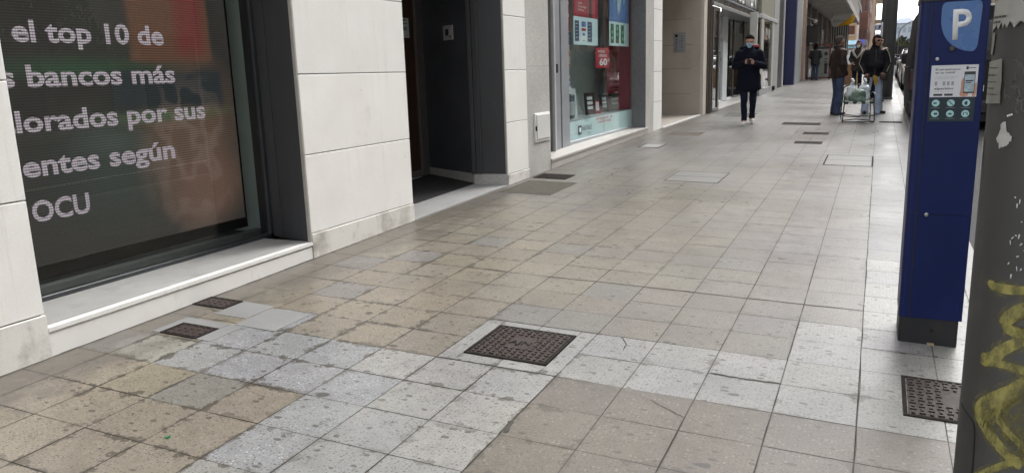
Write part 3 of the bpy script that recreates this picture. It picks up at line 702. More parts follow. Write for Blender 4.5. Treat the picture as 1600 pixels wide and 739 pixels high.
def ex_card(t, x):
    for a, c, m in ((11.154, 11.336, NAVYP), (11.433, 11.654, PAPER), (11.722, 11.925, NAVYP)):
        mb = MB(); mb.box(x-.001, x, a, c, 1.955, 2.255, bev=.0004); obj('phone_picture', mb, m, t)
    mb = MB(); mb.box(x+.0005, x+.0015, 11.445, 11.64, 2.17, 2.25, mi=0); mb.box(x+.0005, x+.0015, 11.445, 11.64, 2.11, 2.15, mi=1); mb.box(x+.0005, x+.0015, 11.49, 11.60, 2.04, 2.08, mi=0); mb.box(x+.0005, x+.0015, 11.51, 11.58, 1.965, 1.975, mi=2)
    obj('phone_screen', mb, [BLUEP, REDP, INKD], t)
    mb = MB()
    for y in (11.175, 11.745):
        for k in range(5): mb.box(x+.0005, x+.0015, y+.01, y+.12-.02*(k % 2), 2.20-k*.05, 2.215-k*.05)
    obj('printed_lines', mb, mat('grey print', (.35, .38, .42), .6), t)
poster('pale blue card with two navy phones and one white phone under the crimson poster', 11.105, 12.21, 1.905, 2.312, PAPERB, ex_card)
def ex_blue(t, x):
    mb = MB()
    mb.poly([(x, 13.2, 3.0), (x, 13.52, 3.0), (x, 13.50, 2.72), (x, 13.42, 2.52), (x, 13.34, 2.44), (x, 13.27, 2.52), (x, 13.23, 2.72)][::-1])
    mb.poly([(x, 13.05, 3.0), (x, 13.15, 3.0), (x, 13.13, 2.68), (x, 13.09, 2.62)][::-1]); mb.poly([(x, 13.6, 3.0), (x, 13.72, 3.0), (x, 13.68, 2.66), (x, 13.62, 2.6)][::-1])
    obj('white_splash', mb, mat('pale blue splash', (.42, .56, .68), .5, var=.2, scale=8), t)
poster('blue poster with a pale splash above a card of green phones', 12.815, 13.935, 2.32, 3.05, BLUEP, ex_blue)
def ex_card2(t, x):
    for a, c in ((12.883, 13.056), (13.168, 13.35), (13.465, 13.655)):
        mb = MB(); mb.box(x-.001, x, a, c, 1.965, 2.277, bev=.0004); obj('phone_picture', mb, GREENP, t)
    mb = MB()
    for y, z in ((12.93, 2.12), (13.22, 2.18), (13.22, 2.09), (13.52, 2.13), (12.93, 2.02), (13.53, 2.02)): mb.box(x+.0005, x+.0015, y, y+.07, z, z+.05)
    obj('printed_lines', mb, mat('pale green print', (.35, .5, .4), .6), t)
    mb = MB(); mb.box(x+.0005, x+.0015, 13.19, 13.33, 1.975, 2.03); obj('price_patch', mb, mat('brown print', (.2, .08, .05), .6), t)
poster('pale blue card with three green phones under the blue poster', 12.81, 13.935, 1.92, 2.318, PAPERB, ex_card2)
def ex_s(t, x):
    text('lettering', '60', (x, 12.28, 1.60), (0, 1, 0), (0, 0, 1), .105, INKW, t, width=.40, bold=.03)
    text('lettering', 'DESDE', (x, 12.24, 1.735), (0, 1, 0), (0, 0, 1), .035, INKW, t, width=.42, bold=.02); text('lettering', 'AHORA', (x, 12.2, 1.80), (0, 1, 0), (0, 0, 1), .04, INKW, t, width=.36, bold=.02)
    text('lettering', 'GB', (x, 12.70, 1.66), (0, 1, 0), (0, 0, 1), .05, INKW, t, width=.11)
poster('small red square price sign with white numbers below the posters', 12.105, 12.80, 1.555, 1.878, mat('red print', (.42, .012, .03), .5), ex_s, 'sign', 'price_sign')
def ex_l(t, x):
    mb = MB(); mb.box(x, x+.001, 10.745, 10.93, 1.80, 1.90, mi=0); mb.box(x, x+.001, 10.80, 10.92, 1.62, 1.73, mi=1); obj('photo_print', mb, [mat('yellow print', (.5, .36, .2), .6), mat('pale print', (.6, .45, .4), .6, var=.4, scale=30)], t)
poster('narrow orange leaflet with pictures at the left edge of the shop window', 10.74, 10.94, 1.58, 1.91, mat('orange print', (.45, .13, .06), .6, var=.3, scale=12), ex_l, 'leaflet', 'leaflet')
def ex_l2(t, x):
    mb = MB(); mb.box(x, x+.001, 10.76, 10.91, 1.37, 1.42); mb.box(x, x+.001, 10.76, 10.91, 1.29, 1.34); obj('photo_print', mb, mat('strong blue print', (.05, .12, .5), .5), t)
poster('small white leaflet with two blue pictures below the orange leaflet', 10.74, 10.925, 1.255, 1.45, PAPER, ex_l2, 'leaflet', 'leaflet')
def ex_v(t, x):
    mb = MB()
    for k in range(6): z = 2.62-k*.085; mb.box(x, x+.001, 10.80+.02*(k % 3), 10.90-.015*(k % 2), z, z+.05, bev=.0004)
    obj('white_script', mb, INKW, t)
poster('narrow dark red strip with white script high at the left edge of the shop window', 10.76, 10.95, 2.08, 2.75, mat('dark red print', (.22, .02, .035), .5, var=.3, scale=20), ex_v, 'poster')
def ex_w(t, x):
    mb = MB(); c0 = (10.87, 2.0)
    for k in range(5):
        a_ = R(90+72*k); mb.prism([(x, c0[0]+.012*math.cos(a_+1.57), c0[1]+.012*math.sin(a_+1.57)), (x, c0[0]+.085*math.cos(a_), c0[1]+.085*math.sin(a_)), (x, c0[0]+.012*math.cos(a_-1.57), c0[1]+.012*math.sin(a_-1.57))], (.001, 0, 0))
    mb.box(x, x+.001, 10.80, 10.95, 1.87, 1.882); mb.box(x, x+.001, 10.82, 10.93, 1.84, 1.85)
    obj('star', mb, mat('grey white print', (.35, .37, .38), .6), t)
poster('dark panel with a pale star between the red strip and the orange leaflet', 10.745, 10.985, 1.92-.1, 2.075, NAVYP, ex_w, 'poster')
pr = thing('counter_machine', 'dark boxy counter machine with a pale side behind the left of the shop window', 'machine', (-4.45, 11.3, .79))
mb = MB(); mb.box(-4.62, -4.3, 11.12, 11.62, .79, 1.18, bev=.03); obj('case', mb, mat('dark blue case', (.04, .05, .07), .4), pr)
mb = MB(); mb.box(-4.3, -4.27, 11.2, 11.55, .85, 1.05, bev=.005); obj('front_plate', mb, ALU, pr)
mb = MB(); mb.hexa([(-4.4, 11.2, 1.18), (-4.28, 11.2, 1.18), (-4.28, 11.5, 1.18), (-4.4, 11.5, 1.18), (-4.5, 11.3, 1.48), (-4.45, 11.3, 1.48), (-4.45, 11.6, 1.48), (-4.5, 11.6, 1.48)]); obj('raised_lid', mb, mat('grey plastic', (.30, .31, .33), .5), pr)
hr = thing('red_banner', 'dark red hanging banner with a pale figure at the right inside the shop window', 'banner', (-4.4, 14.0, 1.2))
mb = MB(); mb.box(-4.42, -4.40, 13.55, 14.15, 1.1, 1.95, bev=.004); obj('cloth', mb, mat('dark red banner', (.32, .03, .05), .6, var=.2, scale=5), hr)
mb = MB(); mb.cap((-4.395, 13.75, 1.80), (-4.395, 13.95, 1.70), .03, .04, (.1, 1, 1)); mb.cap((-4.395, 13.95, 1.70), (-4.395, 14.0, 1.45), .04, .03, (.1, 1, 1)); obj('printed_figure', mb, mat('pale red print', (.42, .20, .20), .6), hr)
mb = MB(); mb.tube([(-4.41, 13.85, 1.95), (-4.41, 13.85, 3.2)], .005, 6); obj('cord', mb, BLACKP, hr)
# cards standing on the display shelf
def stand_card(label, y, x, w, h, m, rz=0, m2=INKD):
    t = thing('display_card', label, 'display card', (x, y, .79), group='cards standing on the shop window shelf')
    t.rotation_euler = (0, 0, rz)
    def local(mb, m_, n):
        o = obj(n, mb, m_); o.parent = t; return o
    mb = MB(); mb.prism([(0, -w/2, 0), (.012, -w/2, 0), (.012-.10*h, -w/2, h), (-.10*h, -w/2, h)], (0, w, 0)); local(mb, m, 'card')
    mb = MB(); mb.prism([(-.16*h-.02, -.02, 0), (-.14*h, -.02, 0), (-.09*h, -.02, h*.7), (-.10*h, -.02, h*.7)], (0, .04, 0)); local(mb, WHITEP, 'easel')
    mb = MB()
    for k in range(3): z = h*(.25+.22*k); mb.hexa([(.0135-.10*z, -w*.3, z), (.0145-.10*z, -w*.3, z), (.0145-.10*z, w*.25, z), (.0135-.10*z, w*.25, z), (.0135-.10*(z+.05), -w*.3, z+.05), (.0145-.10*(z+.05), -w*.3, z+.05), (.0145-.10*(z+.05), w*.25, z+.05), (.0135-.10*(z+.05), w*.25, z+.05)])
    local(mb, m2, 'printed_lines'); return t
stand_card('tall white card with dark print standing nearest the window frame', 11.55, -4.36, .30, .46, PAPER, R(-25))
stand_card('dark card with red foot standing second from the left on the shelf', 12.62, -4.40, .26, .36, mat('black red card', (.05, .02, .02), .4), R(-20), INKW)
stand_card('short red card standing beside the dark card on the shelf', 12.87, -4.36, .16, .22, REDP, R(-20), INKW)
stand_card('small dark grey card standing in the middle of the shelf', 13.5, -4.44, .22, .30, mat('dark grey card', (.04, .045, .045), .4), R(-20), INKW)
stand_card('green card standing at the right end before the maroon panel', 14.35, -4.50, .34, .36, mat('green grey card', (.09, .12, .085), .4), R(-25), mat('pale green print', (.35, .5, .4), .6))
t = thing('globe_lamp', 'tiny red lit lamp hanging inside the shop window', 'lamp', (-4.25, 11.05, 1.76))
LR = bpy.data.materials.new('red lamp'); LR.use_nodes = True; p = LR.node_tree.nodes['Principled BSDF']; p.inputs['Base Color'].default_value = (.6, .05, .03, 1); p.inputs['Emission Color'].default_value = (1, .08, .04, 1); p.inputs['Emission Strength'].default_value = 1.2
mb = MB(); mb.sphere((-4.25, 11.05, 1.79), .035); obj('bulb', mb, LR, t)
mb = MB(); mb.tube([(-4.25, 11.05, 1.82), (-4.25, 11.05, 3.2)], .004, 6); obj('cable', mb, BLACKP, t)

# ================================================================== PORTAL BUILDING
por = thing('portal_building', 'beige stone apartment entrance between the granite shop and the glass shop', 'building', (-4.2, 17, G(-3.84, 17)))
P3Z = [.33, .90, 1.467, 2.038, 2.61, 3.2, 3.5]
pilaster(14.624, 15.25, por, cz=P3Z)
mb = MB(); mb.box(-5.6, -3.76, 18.5, 18.7, .2, 3.5, mi=1)
for a, c in ((.43, .928), (.928, 1.504), (1.504, 2.044), (2.044, 2.62), (2.62, 3.4)): mb.box(-5.6, -3.755, 18.49, 18.6, a+.003, c-.003, bev=.002)
obj('portal_side_wall', mb, [TAN, JOINT], por)
mb = MB(); mb.hexa([(-5.6, 15.25, .1), (-3.845, 15.25, .1), (-3.77, 18.49, .1), (-5.6, 18.49, .1), (-5.6, 15.25, .42), (-3.845, 15.25, G(-3.84, 15.25)+.012), (-3.77, 18.49, G(-3.77, 18.49)+.012), (-5.6, 18.49, .455)]); obj('portal_floor', mb, TANF, por)
mb = MB(); mb.hexa([(-3.845, 15.26, .3), (-3.80, 15.26, .3), (-3.725, 18.48, .3), (-3.77, 18.48, .3), (-3.845, 15.26, G(-3.84, 15.25)+.024), (-3.80, 15.26, G(-3.84, 15.25)+.024), (-3.725, 18.48, G(-3.77, 18.5)+.024), (-3.77, 18.48, G(-3.77, 18.5)+.024)]); obj('threshold_strip', mb, WHITEP, por)
mb = MB(); mb.box(-5.7, -5.6, 15.2, 18.6, .2, 3.5); obj('portal_back_wall', mb, TAN, por)
mb = MB(); mb.box(-5.6, -5.56, 16.0, 17.8, .44, 2.8, bev=.004); obj('entrance_door', mb, BRONZE, por)
mb = MB(); mb.box(-5.7, -3.80, 14.63, 18.9, 3.4, 3.5); obj('portal_ceiling', mb, WHITEP, por)
mb = MB(); mb.box(-3.95, -3.69, 18.495, 18.86, .2, 3.5, bev=.004); obj('pilaster', mb, mat('light front stone', (.56, .52, .46), .6, var=.05), por)
mb = MB(); mb.box(-5.7, WX, 14.626, 18.87, 3.502, 27); obj('upper_wall', mb, TAN, por)
ic = bpy.data.objects.new('door_phone', None); COL.objects.link(ic); ic.parent = por; ic.location = Vector((-4.25, 18.48, 1.89))-por.location
mb = MB(); mb.box(-4.385, -4.11, 18.465, 18.492, 1.885, 2.325, bev=.005); obj('panel', mb, mat('panel steel', (.36, .35, .33), .4, metal=.5), ic)
mb = MB(); mb.box(-4.365, -4.265, 18.458, 18.468, 1.905, 2.305, bev=.003); mb.box(-4.23, -4.13, 18.458, 18.468, 1.905, 2.305, bev=.003); obj('button_column', mb, ALU, ic)
mb = MB(); mb.box(-4.35, -4.28, 18.452, 18.46, 2.22, 2.285, bev=.002); obj('camera_eye', mb, BLACKP, ic)
mb = MB()
for k in range(7):
    for x in (-4.345, -4.21): mb.box(x, x+.055, 18.452, 18.46, 1.93+k*.038 if x < -4.3 else 1.93+k*.05, 1.945+k*.038 if x < -4.3 else 1.945+k*.05)
obj('name_labels', mb, mat('dark label', (.12, .12, .12), .5), ic)

# ================================================================== GLASS SHOP
gs = thing('glass_shop', 'glass fronted shop with tall white lettering and a recessed entrance', 'building', (-4.2, 23, G(-4, 23)))
gz = lambda y: G(-3.7, y)
mb = MB(); mb.box(-3.75, -3.66, 18.9, 19.02, .3, 3.6, bev=.004); mb.box(-3.74, -3.62, 19.03, 19.12, .3, 3.6, bev=.004); obj('front_post', mb, BRONZE, gs)
sp = bpy.data.objects.new('side_screen', None); COL.objects.link(sp); sp.parent = gs; sp.location = Vector((-3.63, 19.6, .45))-gs.location
mb = MB(); mb.box(-3.66, -3.60, 19.13, 19.24, .46, 2.92, bev=.003); mb.box(-3.66, -3.60, 19.85, 20.02, .46, 2.92, bev=.003); mb.box(-3.66, -3.60, 19.24, 19.85, .46, .54, bev=.003); mb.box(-3.66, -3.60, 19.24, 19.85, 2.84, 2.92)
obj('screen_frame', mb, mat('dark screen frame', (.06, .055, .05), .35, metal=.3), sp)
mb = MB(); mb.box(-3.634, -3.626, 19.24, 19.85, .54, 2.84); obj('screen_pane', mb, MIRR, sp)
mb = MB(); mb.tube([(-3.59, 19.78, .74), (-3.53, 19.78, .74), (-3.53, 19.78, 1.9), (-3.59, 19.78, 1.9)], .016, 8); obj('pull_handle', mb, STEEL, sp)
SXF = -4.2
mb = MB()
mb.box(SXF-.1, SXF+.12, 23.25, 23.97, .5, 3.1, bev=.01, mi=0)
obj('white_column', mb, [mat('bluish white column', (.66, .70, .73), .4, var=.05)], gs)
mb = MB(); mb.box(SXF-.1, SXF+.1, 28.0, 28.6, .5, 3.1, bev=.01, mi=0); obj('white_column', mb, [mat('bluish white column', (.66, .70, .73), .4)], gs)
mb = MB(); mb.box(-3.62, -3.40, 25.0, 25.14, .4, 3.1, bev=.01); obj('front_column', mb, mat('cream column', (.60, .585, .54), .5, var=.05), gs)
mb = MB(); mb.box(SXF-.08, SXF+.05, 20.1, 30.5, .40, .60, bev=.004, mi=0); mb.box(SXF+.05, SXF+.12, 20.1, 28, .40, .56, mi=0); obj('base_strip', mb, WHITEP, gs)
def vpane(x0, y0, x1, y1, z0, z1):
    d = Vector((x1-x0, y1-y0, 0)).normalized(); n = Vector((-d.y, d.x, 0))*.006; m_ = MB()
    return m_.hexa([(x0, y0, z0), (x1, y1, z0), (x1+n.x, y1+n.y, z0), (x0+n.x, y0+n.y, z0), (x0, y0, z1), (x1, y1, z1), (x1+n.x, y1+n.y, z1), (x0+n.x, y0+n.y, z1)])
obj('shop_pane', vpane(SXF, 20.1, SXF, 23.25, .6, 3.1), MIRR, gs)
obj('shop_pane', vpane(-4.26, 23.97, -3.92, 28.0, .6, 3.1), MIRR, gs)
for y, x in ((21.6, SXF), (25.3, -4.14), (26.6, -4.03)): obj('glazing_bar', MB().box(x-.03, x+.02, y, y+.05, .6, 3.1), mat('dark glazing bar', (.10, .10, .10), .4), gs)
mb = MB(); mb.box(SXF-.05, -3.60, 19.13, 28.2, 2.93, 3.02, bev=.005); obj('transom', mb, mat('steel transom', (.30, .31, .31), .35, metal=.4), gs)
mb = MB(); mb.box(SXF-.02, SXF+.0, 19.13, 30, 3.02, 4.4); mb.box(-3.72, -3.66, 19.13, 27.9, 3.03, 4.4); obj('sign_board', mb, mat('black sign board', (.035, .04, .035), .25, var=.4, scale=3), gs)
text('lettering', 'POPULAR UNIDO', (-3.60, 21.2, 3.25), (0, 1, 0), (0, 0, 1), .55, mat('white sign letters', (.74, .74, .72), .5), gs, width=6.3, thick=-.05, bold=.01)
mb = MB(); mb.box(-3.655, -3.595, 20.6, 27.9, 3.17, 3.20); mb.box(-3.66, -3.58, 27.55, 27.75, 2.6, 3.6); obj('sign_rail', mb, ALU, gs)
LT = bpy.data.materials.new('lamp tube'); LT.use_nodes = True; p = LT.node_tree.nodes['Principled BSDF']; p.inputs['Base Color'].default_value = (.9, .9, .9, 1); p.inputs['Emission Color'].default_value = (1, 1, 1, 1); p.inputs['Emission Strength'].default_value = 2.2
mb = MB(); mb.box(-3.72, -3.62, 19.15, 20.2, 2.86, 2.925); obj('strip_light', mb, LT, gs)
mb = MB(); mb.box(-8, -7.9, 19, 31, .3, 4.4); mb.box(-8, SXF-.05, 19, 31, 3.1, 3.2, mi=0); mb.box(-8, SXF-.04, 18.9, 19.0, .3, 4.4); mb.box(-8, SXF, 19, 31, .35, .5, mi=1); obj('shop_interior', mb, [GREYIN, TANF], gs)
mb = MB(); mb.hexa([(SXF+.12, 20.1, .3), (-3.68, 20.1, .3), (-3.5, 26, .3), (SXF+.12, 28, .3), (SXF+.12, 20.1, G(-4.1, 20.1)+.01), (-3.68, 20.1, G(-3.68, 20.1)+.008), (-3.5, 26, G(-3.5, 26)+.008), (SXF+.12, 28, G(-4.1, 28)+.01)]); obj('entrance_floor', mb, mat('pale entrance floor', (.44, .43, .41), .35), gs)
mb = MB(); mb.box(-8, -3.7, 18.88, 31.5, 4.4, 27); obj('upper_wall', mb, TAN, gs)
for fl in range(7):
    for wy in (19.8, 23.2, 26.8):
        mb = MB(); z = 5.6+fl*3.0; mb.box(-3.75, -3.68, wy, wy+1.7, z, z+1.5, bev=.02); obj('upper_window', mb, CARGL, gs)
# right bay of the shop
mb = MB(); mb.box(-3.55, -3.45, 26.3, 30.4, .3, .80, bev=.005); obj('bay_base', mb, GREYW, gs)
mb = MB(); mb.box(-3.49, -3.485, 26.9, 29.1, .8, 3.0); obj('bay_pane', mb, glass('bay glass', (.80, .84, .84), 1.6), gs)
mb = MB(); mb.box(-3.49, -3.44, 26.3, 26.9, .8, 3.0, bev=.004); obj('bay_frame', mb, mat('pale bay frame', (.42, .41, .37), .5), gs)
mb = MB(); mb.box(-3.56, -3.44, 29.1, 29.6, .8, 3.0, bev=.004); obj('bay_frame', mb, mat('pale bay frame', (.42, .41, .37), .5), gs)
mb = MB(); mb.box(-3.56, -3.42, 26.2, 30.4, 3.0, 3.12, bev=.004); obj('bay_lintel', mb, ALUL, gs)
mb = MB(); mb.box(-3.58, -3.46, 26.3, 30.4, 3.13, 4.4); obj('bay_board', mb, OLIVE, gs)
mb = MB(); mb.box(-3.60, -3.45, 29.6, 31.1, .3, 4.4, bev=.006); obj('grey_pier', mb, GREYW, gs)

# ================================================================== NAVY SHOP
ns = thing('navy_shop', 'navy blue panelled shop corner beside grey piers and a pink stone pier', 'building', (-4, 35, G(-3.5, 35)))
mb = MB(); mb.box(-3.9, -3.47, 31.32, 32.6, .3, 4.6); obj('dark_gap', mb, BLACKP, ns)
mb = MB(); mb.box(-3.62, -3.445, 32.7, 33.0, .4, 4.6, bev=.006); obj('pale_column', mb, ALUL, ns)
mb = MB(); mb.box(-3.75, -3.18, 34.5, 34.9, .70, 4.6, bev=.006); mb.box(-3.75, -3.18, 34.51, 34.9, .4, .70, mi=1); obj('navy_panel', mb, [NAVYW, GREYW], ns)
mb = MB(); mb.box(-3.5, -3.21, 34.9, 37.6, .5, 4.6); obj('grey_wall', mb, mat('blue grey wall', (.28, .31, .32), .45), ns)
mb = MB(); mb.box(-3.5, -3.24, 37.62, 38.2, .5, 4.6, bev=.006); obj('pale_edge', mb, mat('cream column', (.60, .585, .54), .5), ns)
mb = MB(); mb.box(-3.6, -3.18, 39.0, 39.5, .5, 6.0); obj('stone_pier', mb, PINKST, ns)
mb = MB(); mb.box(-3.5, -3.172, 39.502, 39.56, .5, 6.0); obj('lit_edge', mb, WHITEP, ns)  # white strip paints the pier's street face as catching the light
mb = MB(); mb.box(-8, -3.65, 31.52, 39.5, 4.62, 27); mb.box(-8, -3.76, 31.52, 39.4, .3, 4.6); obj('upper_wall', mb, GREYW, ns)

# ================================================================== CAFE with overhang
cf = thing('cafe_building', 'cafe front under a deep grey overhang with a slatted balcony edge', 'building', (-3.6, 52, G(-3.3, 52)))
mb = MB(); mb.box(-8, -3.35, 39.6, 65, .5, 4.4); obj('front_wall', mb, mat('dark brown cafe wall', (.10, .075, .062), .6, var=.3, scale=1), cf)
for y, m, w in ((40.5, 'a', 1.0), (43.5, 'b', 2.2), (47.5, 'b', 2.2), (52, 'b', 2.5), (57, 'b', 2.5)):
    mb = MB(); mb.box(-3.36, -3.31, y, y+w, .8, 3.6, bev=.01); obj('window', mb, mat('mottled cafe glass', (.22, .24, .25), .2, var=.6, scale=.9), cf)  # grey glass colour with wide random pale and dark patches
for y in (42.2, 46.3, 50.6, 55.6, 61):
    mb = MB(); mb.box(-3.4, -3.22, y, y+.55, .6, 4.4, bev=.01); obj('pier', mb, mat('grey cafe pier', (.26, .25, .24), .6), cf)
mb = MB(); mb.box(-8, -1.62, 38.2+1.4, 65, 4.46, 4.62); mb.box(-3.3, -1.7, 39.6, 65, 4.44, 4.46, mi=1)
for k in range(16): mb.box(-3.3, -1.66, 40.2+k*1.6, 40.28+k*1.6, 4.425, 4.44, mi=1)
obj('soffit', mb, [mat('grey soffit', (.36, .34, .315), .7, var=.1), mat('soffit lining', (.40, .375, .34), .7)], cf)
mb = MB(); mb.box(-1.66, -1.56, 39.6, 65.1, 4.40, 4.75, bev=.01); mb.box(-1.66, -1.56, 39.6, 65.1, 5.65, 5.75, bev=.01)
for k in range(52): mb.box(-1.64, -1.59, 39.7+k*.49, 39.95+k*.49, 4.75, 5.65)
mb.box(-1.7, -1.54, 64.9, 65.12, 4.3, 8.2, bev=.01)
obj('balcony_rail', mb, mat('pale grey balcony', (.46, .46, .45), .6), cf)
mb = MB(); mb.box(-8, -3.3, 39.6, 65, 4.63, 27); obj('upper_wall', mb, brick('dark brick', (.20, .085, .06), (.24, .10, .07), (.2, .16, .14)), cf)
mb = MB(); mb.box(-3.34, -2.75, 41.2, 41.34, 2.55, 3.35, bev=.01); obj('hanging_sign', mb, mat('dark cafe sign', (.03, .025, .022), .4), cf)
mb = MB(); mb.tube([(-3.3, 41.0, 3.75), (-2.9, 40.7, 3.55)], .03, 8); mb.sphere((-2.88, 40.68, 3.52), .10); obj('wall_lamp', mb, WHITEP, cf)
# awning box sign
aw = thing('awning', 'white and yellow awning with grey lettering hanging under the cafe overhang', 'awning', (-2.1, 51, 3.6))
q_ = lambda x, z: (x*51/58, (z-1.5)*51/58+1.5)
def awp(pts, y): return [(q_(x, z)[0], y, q_(x, z)[1]) for x, z in pts]
mb = MB(); mb.prism(awp([(-3.12, 4.12), (-2.98, 3.96), (-2.72, 3.95), (-1.70, 4.62), (-1.70, 4.78), (-3.0, 4.64), (-3.12, 4.5)], 51), (0, .1, 0)); obj('white_cloth', mb, mat('white awning cloth', (.80, .81, .78), .8, var=.04), aw)
mb = MB(); mb.prism(awp([(-2.70, 3.955), (-2.2, 4.02), (-1.86, 4.06), (-1.68, 4.36), (-1.68, 4.70)], 50.97), (0, .14, 0)); obj('yellow_cloth', mb, mat('yellow awning cloth', (.80, .44, .02), .75, var=.06), aw)
mb = MB(); mb.tube([(-2.7, 51.05, 3.9), (-2.7, 51.05, 4.44)], .02, 6); mb.tube([(-1.6, 51.05, 4.2), (-1.6, 51.05, 4.44)], .02, 6); obj('hanger', mb, ALU, aw)
text('lettering', 'El Rincón', (q_(-2.98, 4.22)[0], 50.995, q_(0, 4.22)[1]), (1, 0, .06), (0, 0, 1), .14, mat('grey lettering', (.2, .22, .24), .6), aw, width=.66)
# terrace windbreak
ws = thing('terrace_screen', 'red brown framed glass windbreak standing at the cafe terrace', 'windbreak', (-2.65, 40, G(-2.65, 40)))
RB = mat('red brown frame', (.13, .045, .035), .5)
zg = G(-2.6, 40)
mb = MB(); mb.box(-3.14, -1.98, 39.97, 40.03, 2.36, 2.44); mb.box(-3.14, -3.06, 39.97, 40.03, zg, 2.44); mb.box(-2.16, -2.08, 39.97, 40.03, zg, 2.36); mb.box(-3.14, -1.98, 39.97, 40.03, zg+.04, zg+.12); mb.box(-2.80, -2.74, 39.98, 40.02, zg, 2.3, mi=1); mb.box(-2.80, -2.08, 39.98, 40.02, 2.2, 2.28, mi=1)
obj('frame', mb, [RB, BLACKP], ws)
mb = MB(); mb.box(-3.06, -2.80, 39.995, 40.005, zg+.12, 2.36); mb.box(-2.74, -2.16, 39.995, 40.005, zg+.12, 2.2); obj('pane', mb, glass('terrace glass', (.80, .82, .80), 1.35), ws)
# menu board behind the screen
mn = thing('menu_board', 'white menu board with dark pictures behind the terrace windbreak', 'board', (-2.45, 41, G(-2.45, 41)))
mb = MB(); mb.box(-2.78, -2.05, 40.95, 41.0, zg+.1, 2.25); obj('board', mb, mat('pale board', (.50, .51, .50), .6), mn)
mb = MB()
for x, z, w, h in ((-2.42, 1.92, .14, .16), (-2.42, 1.72, .16, .05), (-2.42, 1.6, .16, .04), (-2.42, 1.45, .16, .08), (-2.40, zg+.25, .14, .5)): mb.box(x, x+w, 40.94, 40.949, z, z+h)
obj('pictures', mb, INKD, mn)

# ================================================================== far buildings
def tower(name, label, x0, x1, y0, y1, z1, m, wins, wm, trim=None, balc=None):
    t = thing(name, label, 'building', ((x0+x1)/2, (y0+y1)/2, 1.2))
    mb = MB(); mb.box(x0, x1, y0, y1, 0, z1); obj('wall', mb, m, t)
    mb = MB(); mb.box(x0-.2, x1+.2, y0-.2, y1+.2, z1, z1+.5); obj('roof', mb, GREYW, t)
    for (f, a, z, w, h) in wins:
        mb = MB()
        if f == 'S': mb.box(a, a+w, y0-.04, y0+.05, z, z+h)
        else: mb.box(x1-.05, x1+.04, a, a+w, z, z+h)
        wo = obj('window', mb, wm, t)
        if trim:
            mb = MB()
            if f == 'S': mb.box(a-.08, a+w+.08, y0-.07, y0-.005, z-.12, z-.02)
            else: mb.box(x1+.005, x1+.07, a-.08, a+w+.08, z-.12, z-.02)
            obj('window_sill', mb, trim, wo)
    for (a, z, w) in (balc or []):
        mb = MB(); mb.box(x1, x1+.9, a, a+w, z, z+.15); mb.box(x1+.85, x1+.9, a, a+w, z+.15, z+1.0); obj('balcony', mb, trim or m, t)
    return t
DKW = mat('dim window', (.10, .08, .075), .3, var=.3)
tower('brick_building', 'dark red brick building beyond the cafe overhang', -9, -1.34, 90, 112, 34, brick('red brown brick', (.21, .085, .06), (.25, .10, .075), (.22, .18, .16)),
      [('S', -2.05+k*.36, 3.7+3*q, .16, 1.2) for q in range(5) for k in range(2)]+[('E', 93+4*k, 4+3*q, 1.2, 1.4) for q in range(4) for k in range(4)], DKW, mat('brick sill', (.3, .2, .17), .8))
tower('cream_building', 'cream and red apartment tower farthest along the street', -9, -.98, 125, 150, 40, mat('cream render', (.60, .50, .40), .8, var=.1),
      [('S', -1.75, 4.5+2.6*q, .32, 1.3) for q in range(8)]+[('E', 127+4*k, 5+3*q, 1.3, 1.4) for q in range(6) for k in range(4)], mat('rust panel', (.36, .16, .10), .7), mat('cream sill', (.6, .55, .48), .8),
      [(127+4*k, 4.4+3*q, 2.4) for q in range(5) for k in range(3)])
tower('tan_building', 'tan low building with a framed window under the yellow awning', -6, -2.1, 78, 88, 6.4, mat('tan render', (.50, .36, .24), .8, var=.08),
      [('S', -2.82, 4.05, .62, .75)], mat('brown window', (.12, .05, .035), .4), mat('cream sill', (.6, .55, .48), .8))
sc2 = thing('shop_canopy', 'blue and pale blue canopy of a far shop below the brick building', 'canopy', (-1.8, 70.4, 2.9))
CB = mat('bright blue canopy', (.035, .06, .42), .6); CC = mat('pale blue canopy', (.28, .5, .62), .6)
mb = MB(); mb.prism([(-1.72, 70, 2.98), (-1.72, 69.6, 2.98), (-1.72, 70, 3.36), (-1.72, 71, 3.36)], (.56, 0, 0)); obj('blue_cloth', mb, CB, sc2)
mb = MB(); mb.prism([(-2.45, 70, 2.98), (-2.45, 69.5, 2.98), (-2.45, 70, 3.32), (-2.45, 71, 3.32)], (.72, 0, 0)); obj('pale_cloth', mb, CC, sc2)
mb = MB(); mb.prism([(-2.42, 69.7, 2.72), (-2.42, 69.4, 2.72), (-2.42, 69.7, 2.9), (-2.42, 70.2, 2.9)], (.95, 0, 0)); obj('valance', mb, mat('aqua valance', (.30, .58, .64), .6), sc2)
mb = MB(); mb.tube([(-1.7, 69.6, G(-1.7, 69)), (-1.7, 69.6, 5.0)], .05, 8); obj('mast', mb, WHITEP, sc2)
fs = thing('far_shopfronts', 'bright far shopfront with mixed goods under the blue canopy', 'building', (-2, 72, G(-2, 72)))
mb = MB(); mb.box(-6, -1.0, 72, 73, .8, 3.4); obj('wall', mb, mat('shop goods', (.34, .33, .30), .7, var=.9, scale=2.2), fs)
mb = MB(); mb.box(-2.4, -1.9, 71.9, 71.99, 1.4, 2.6); obj('shop_window', mb, PAPER, fs)
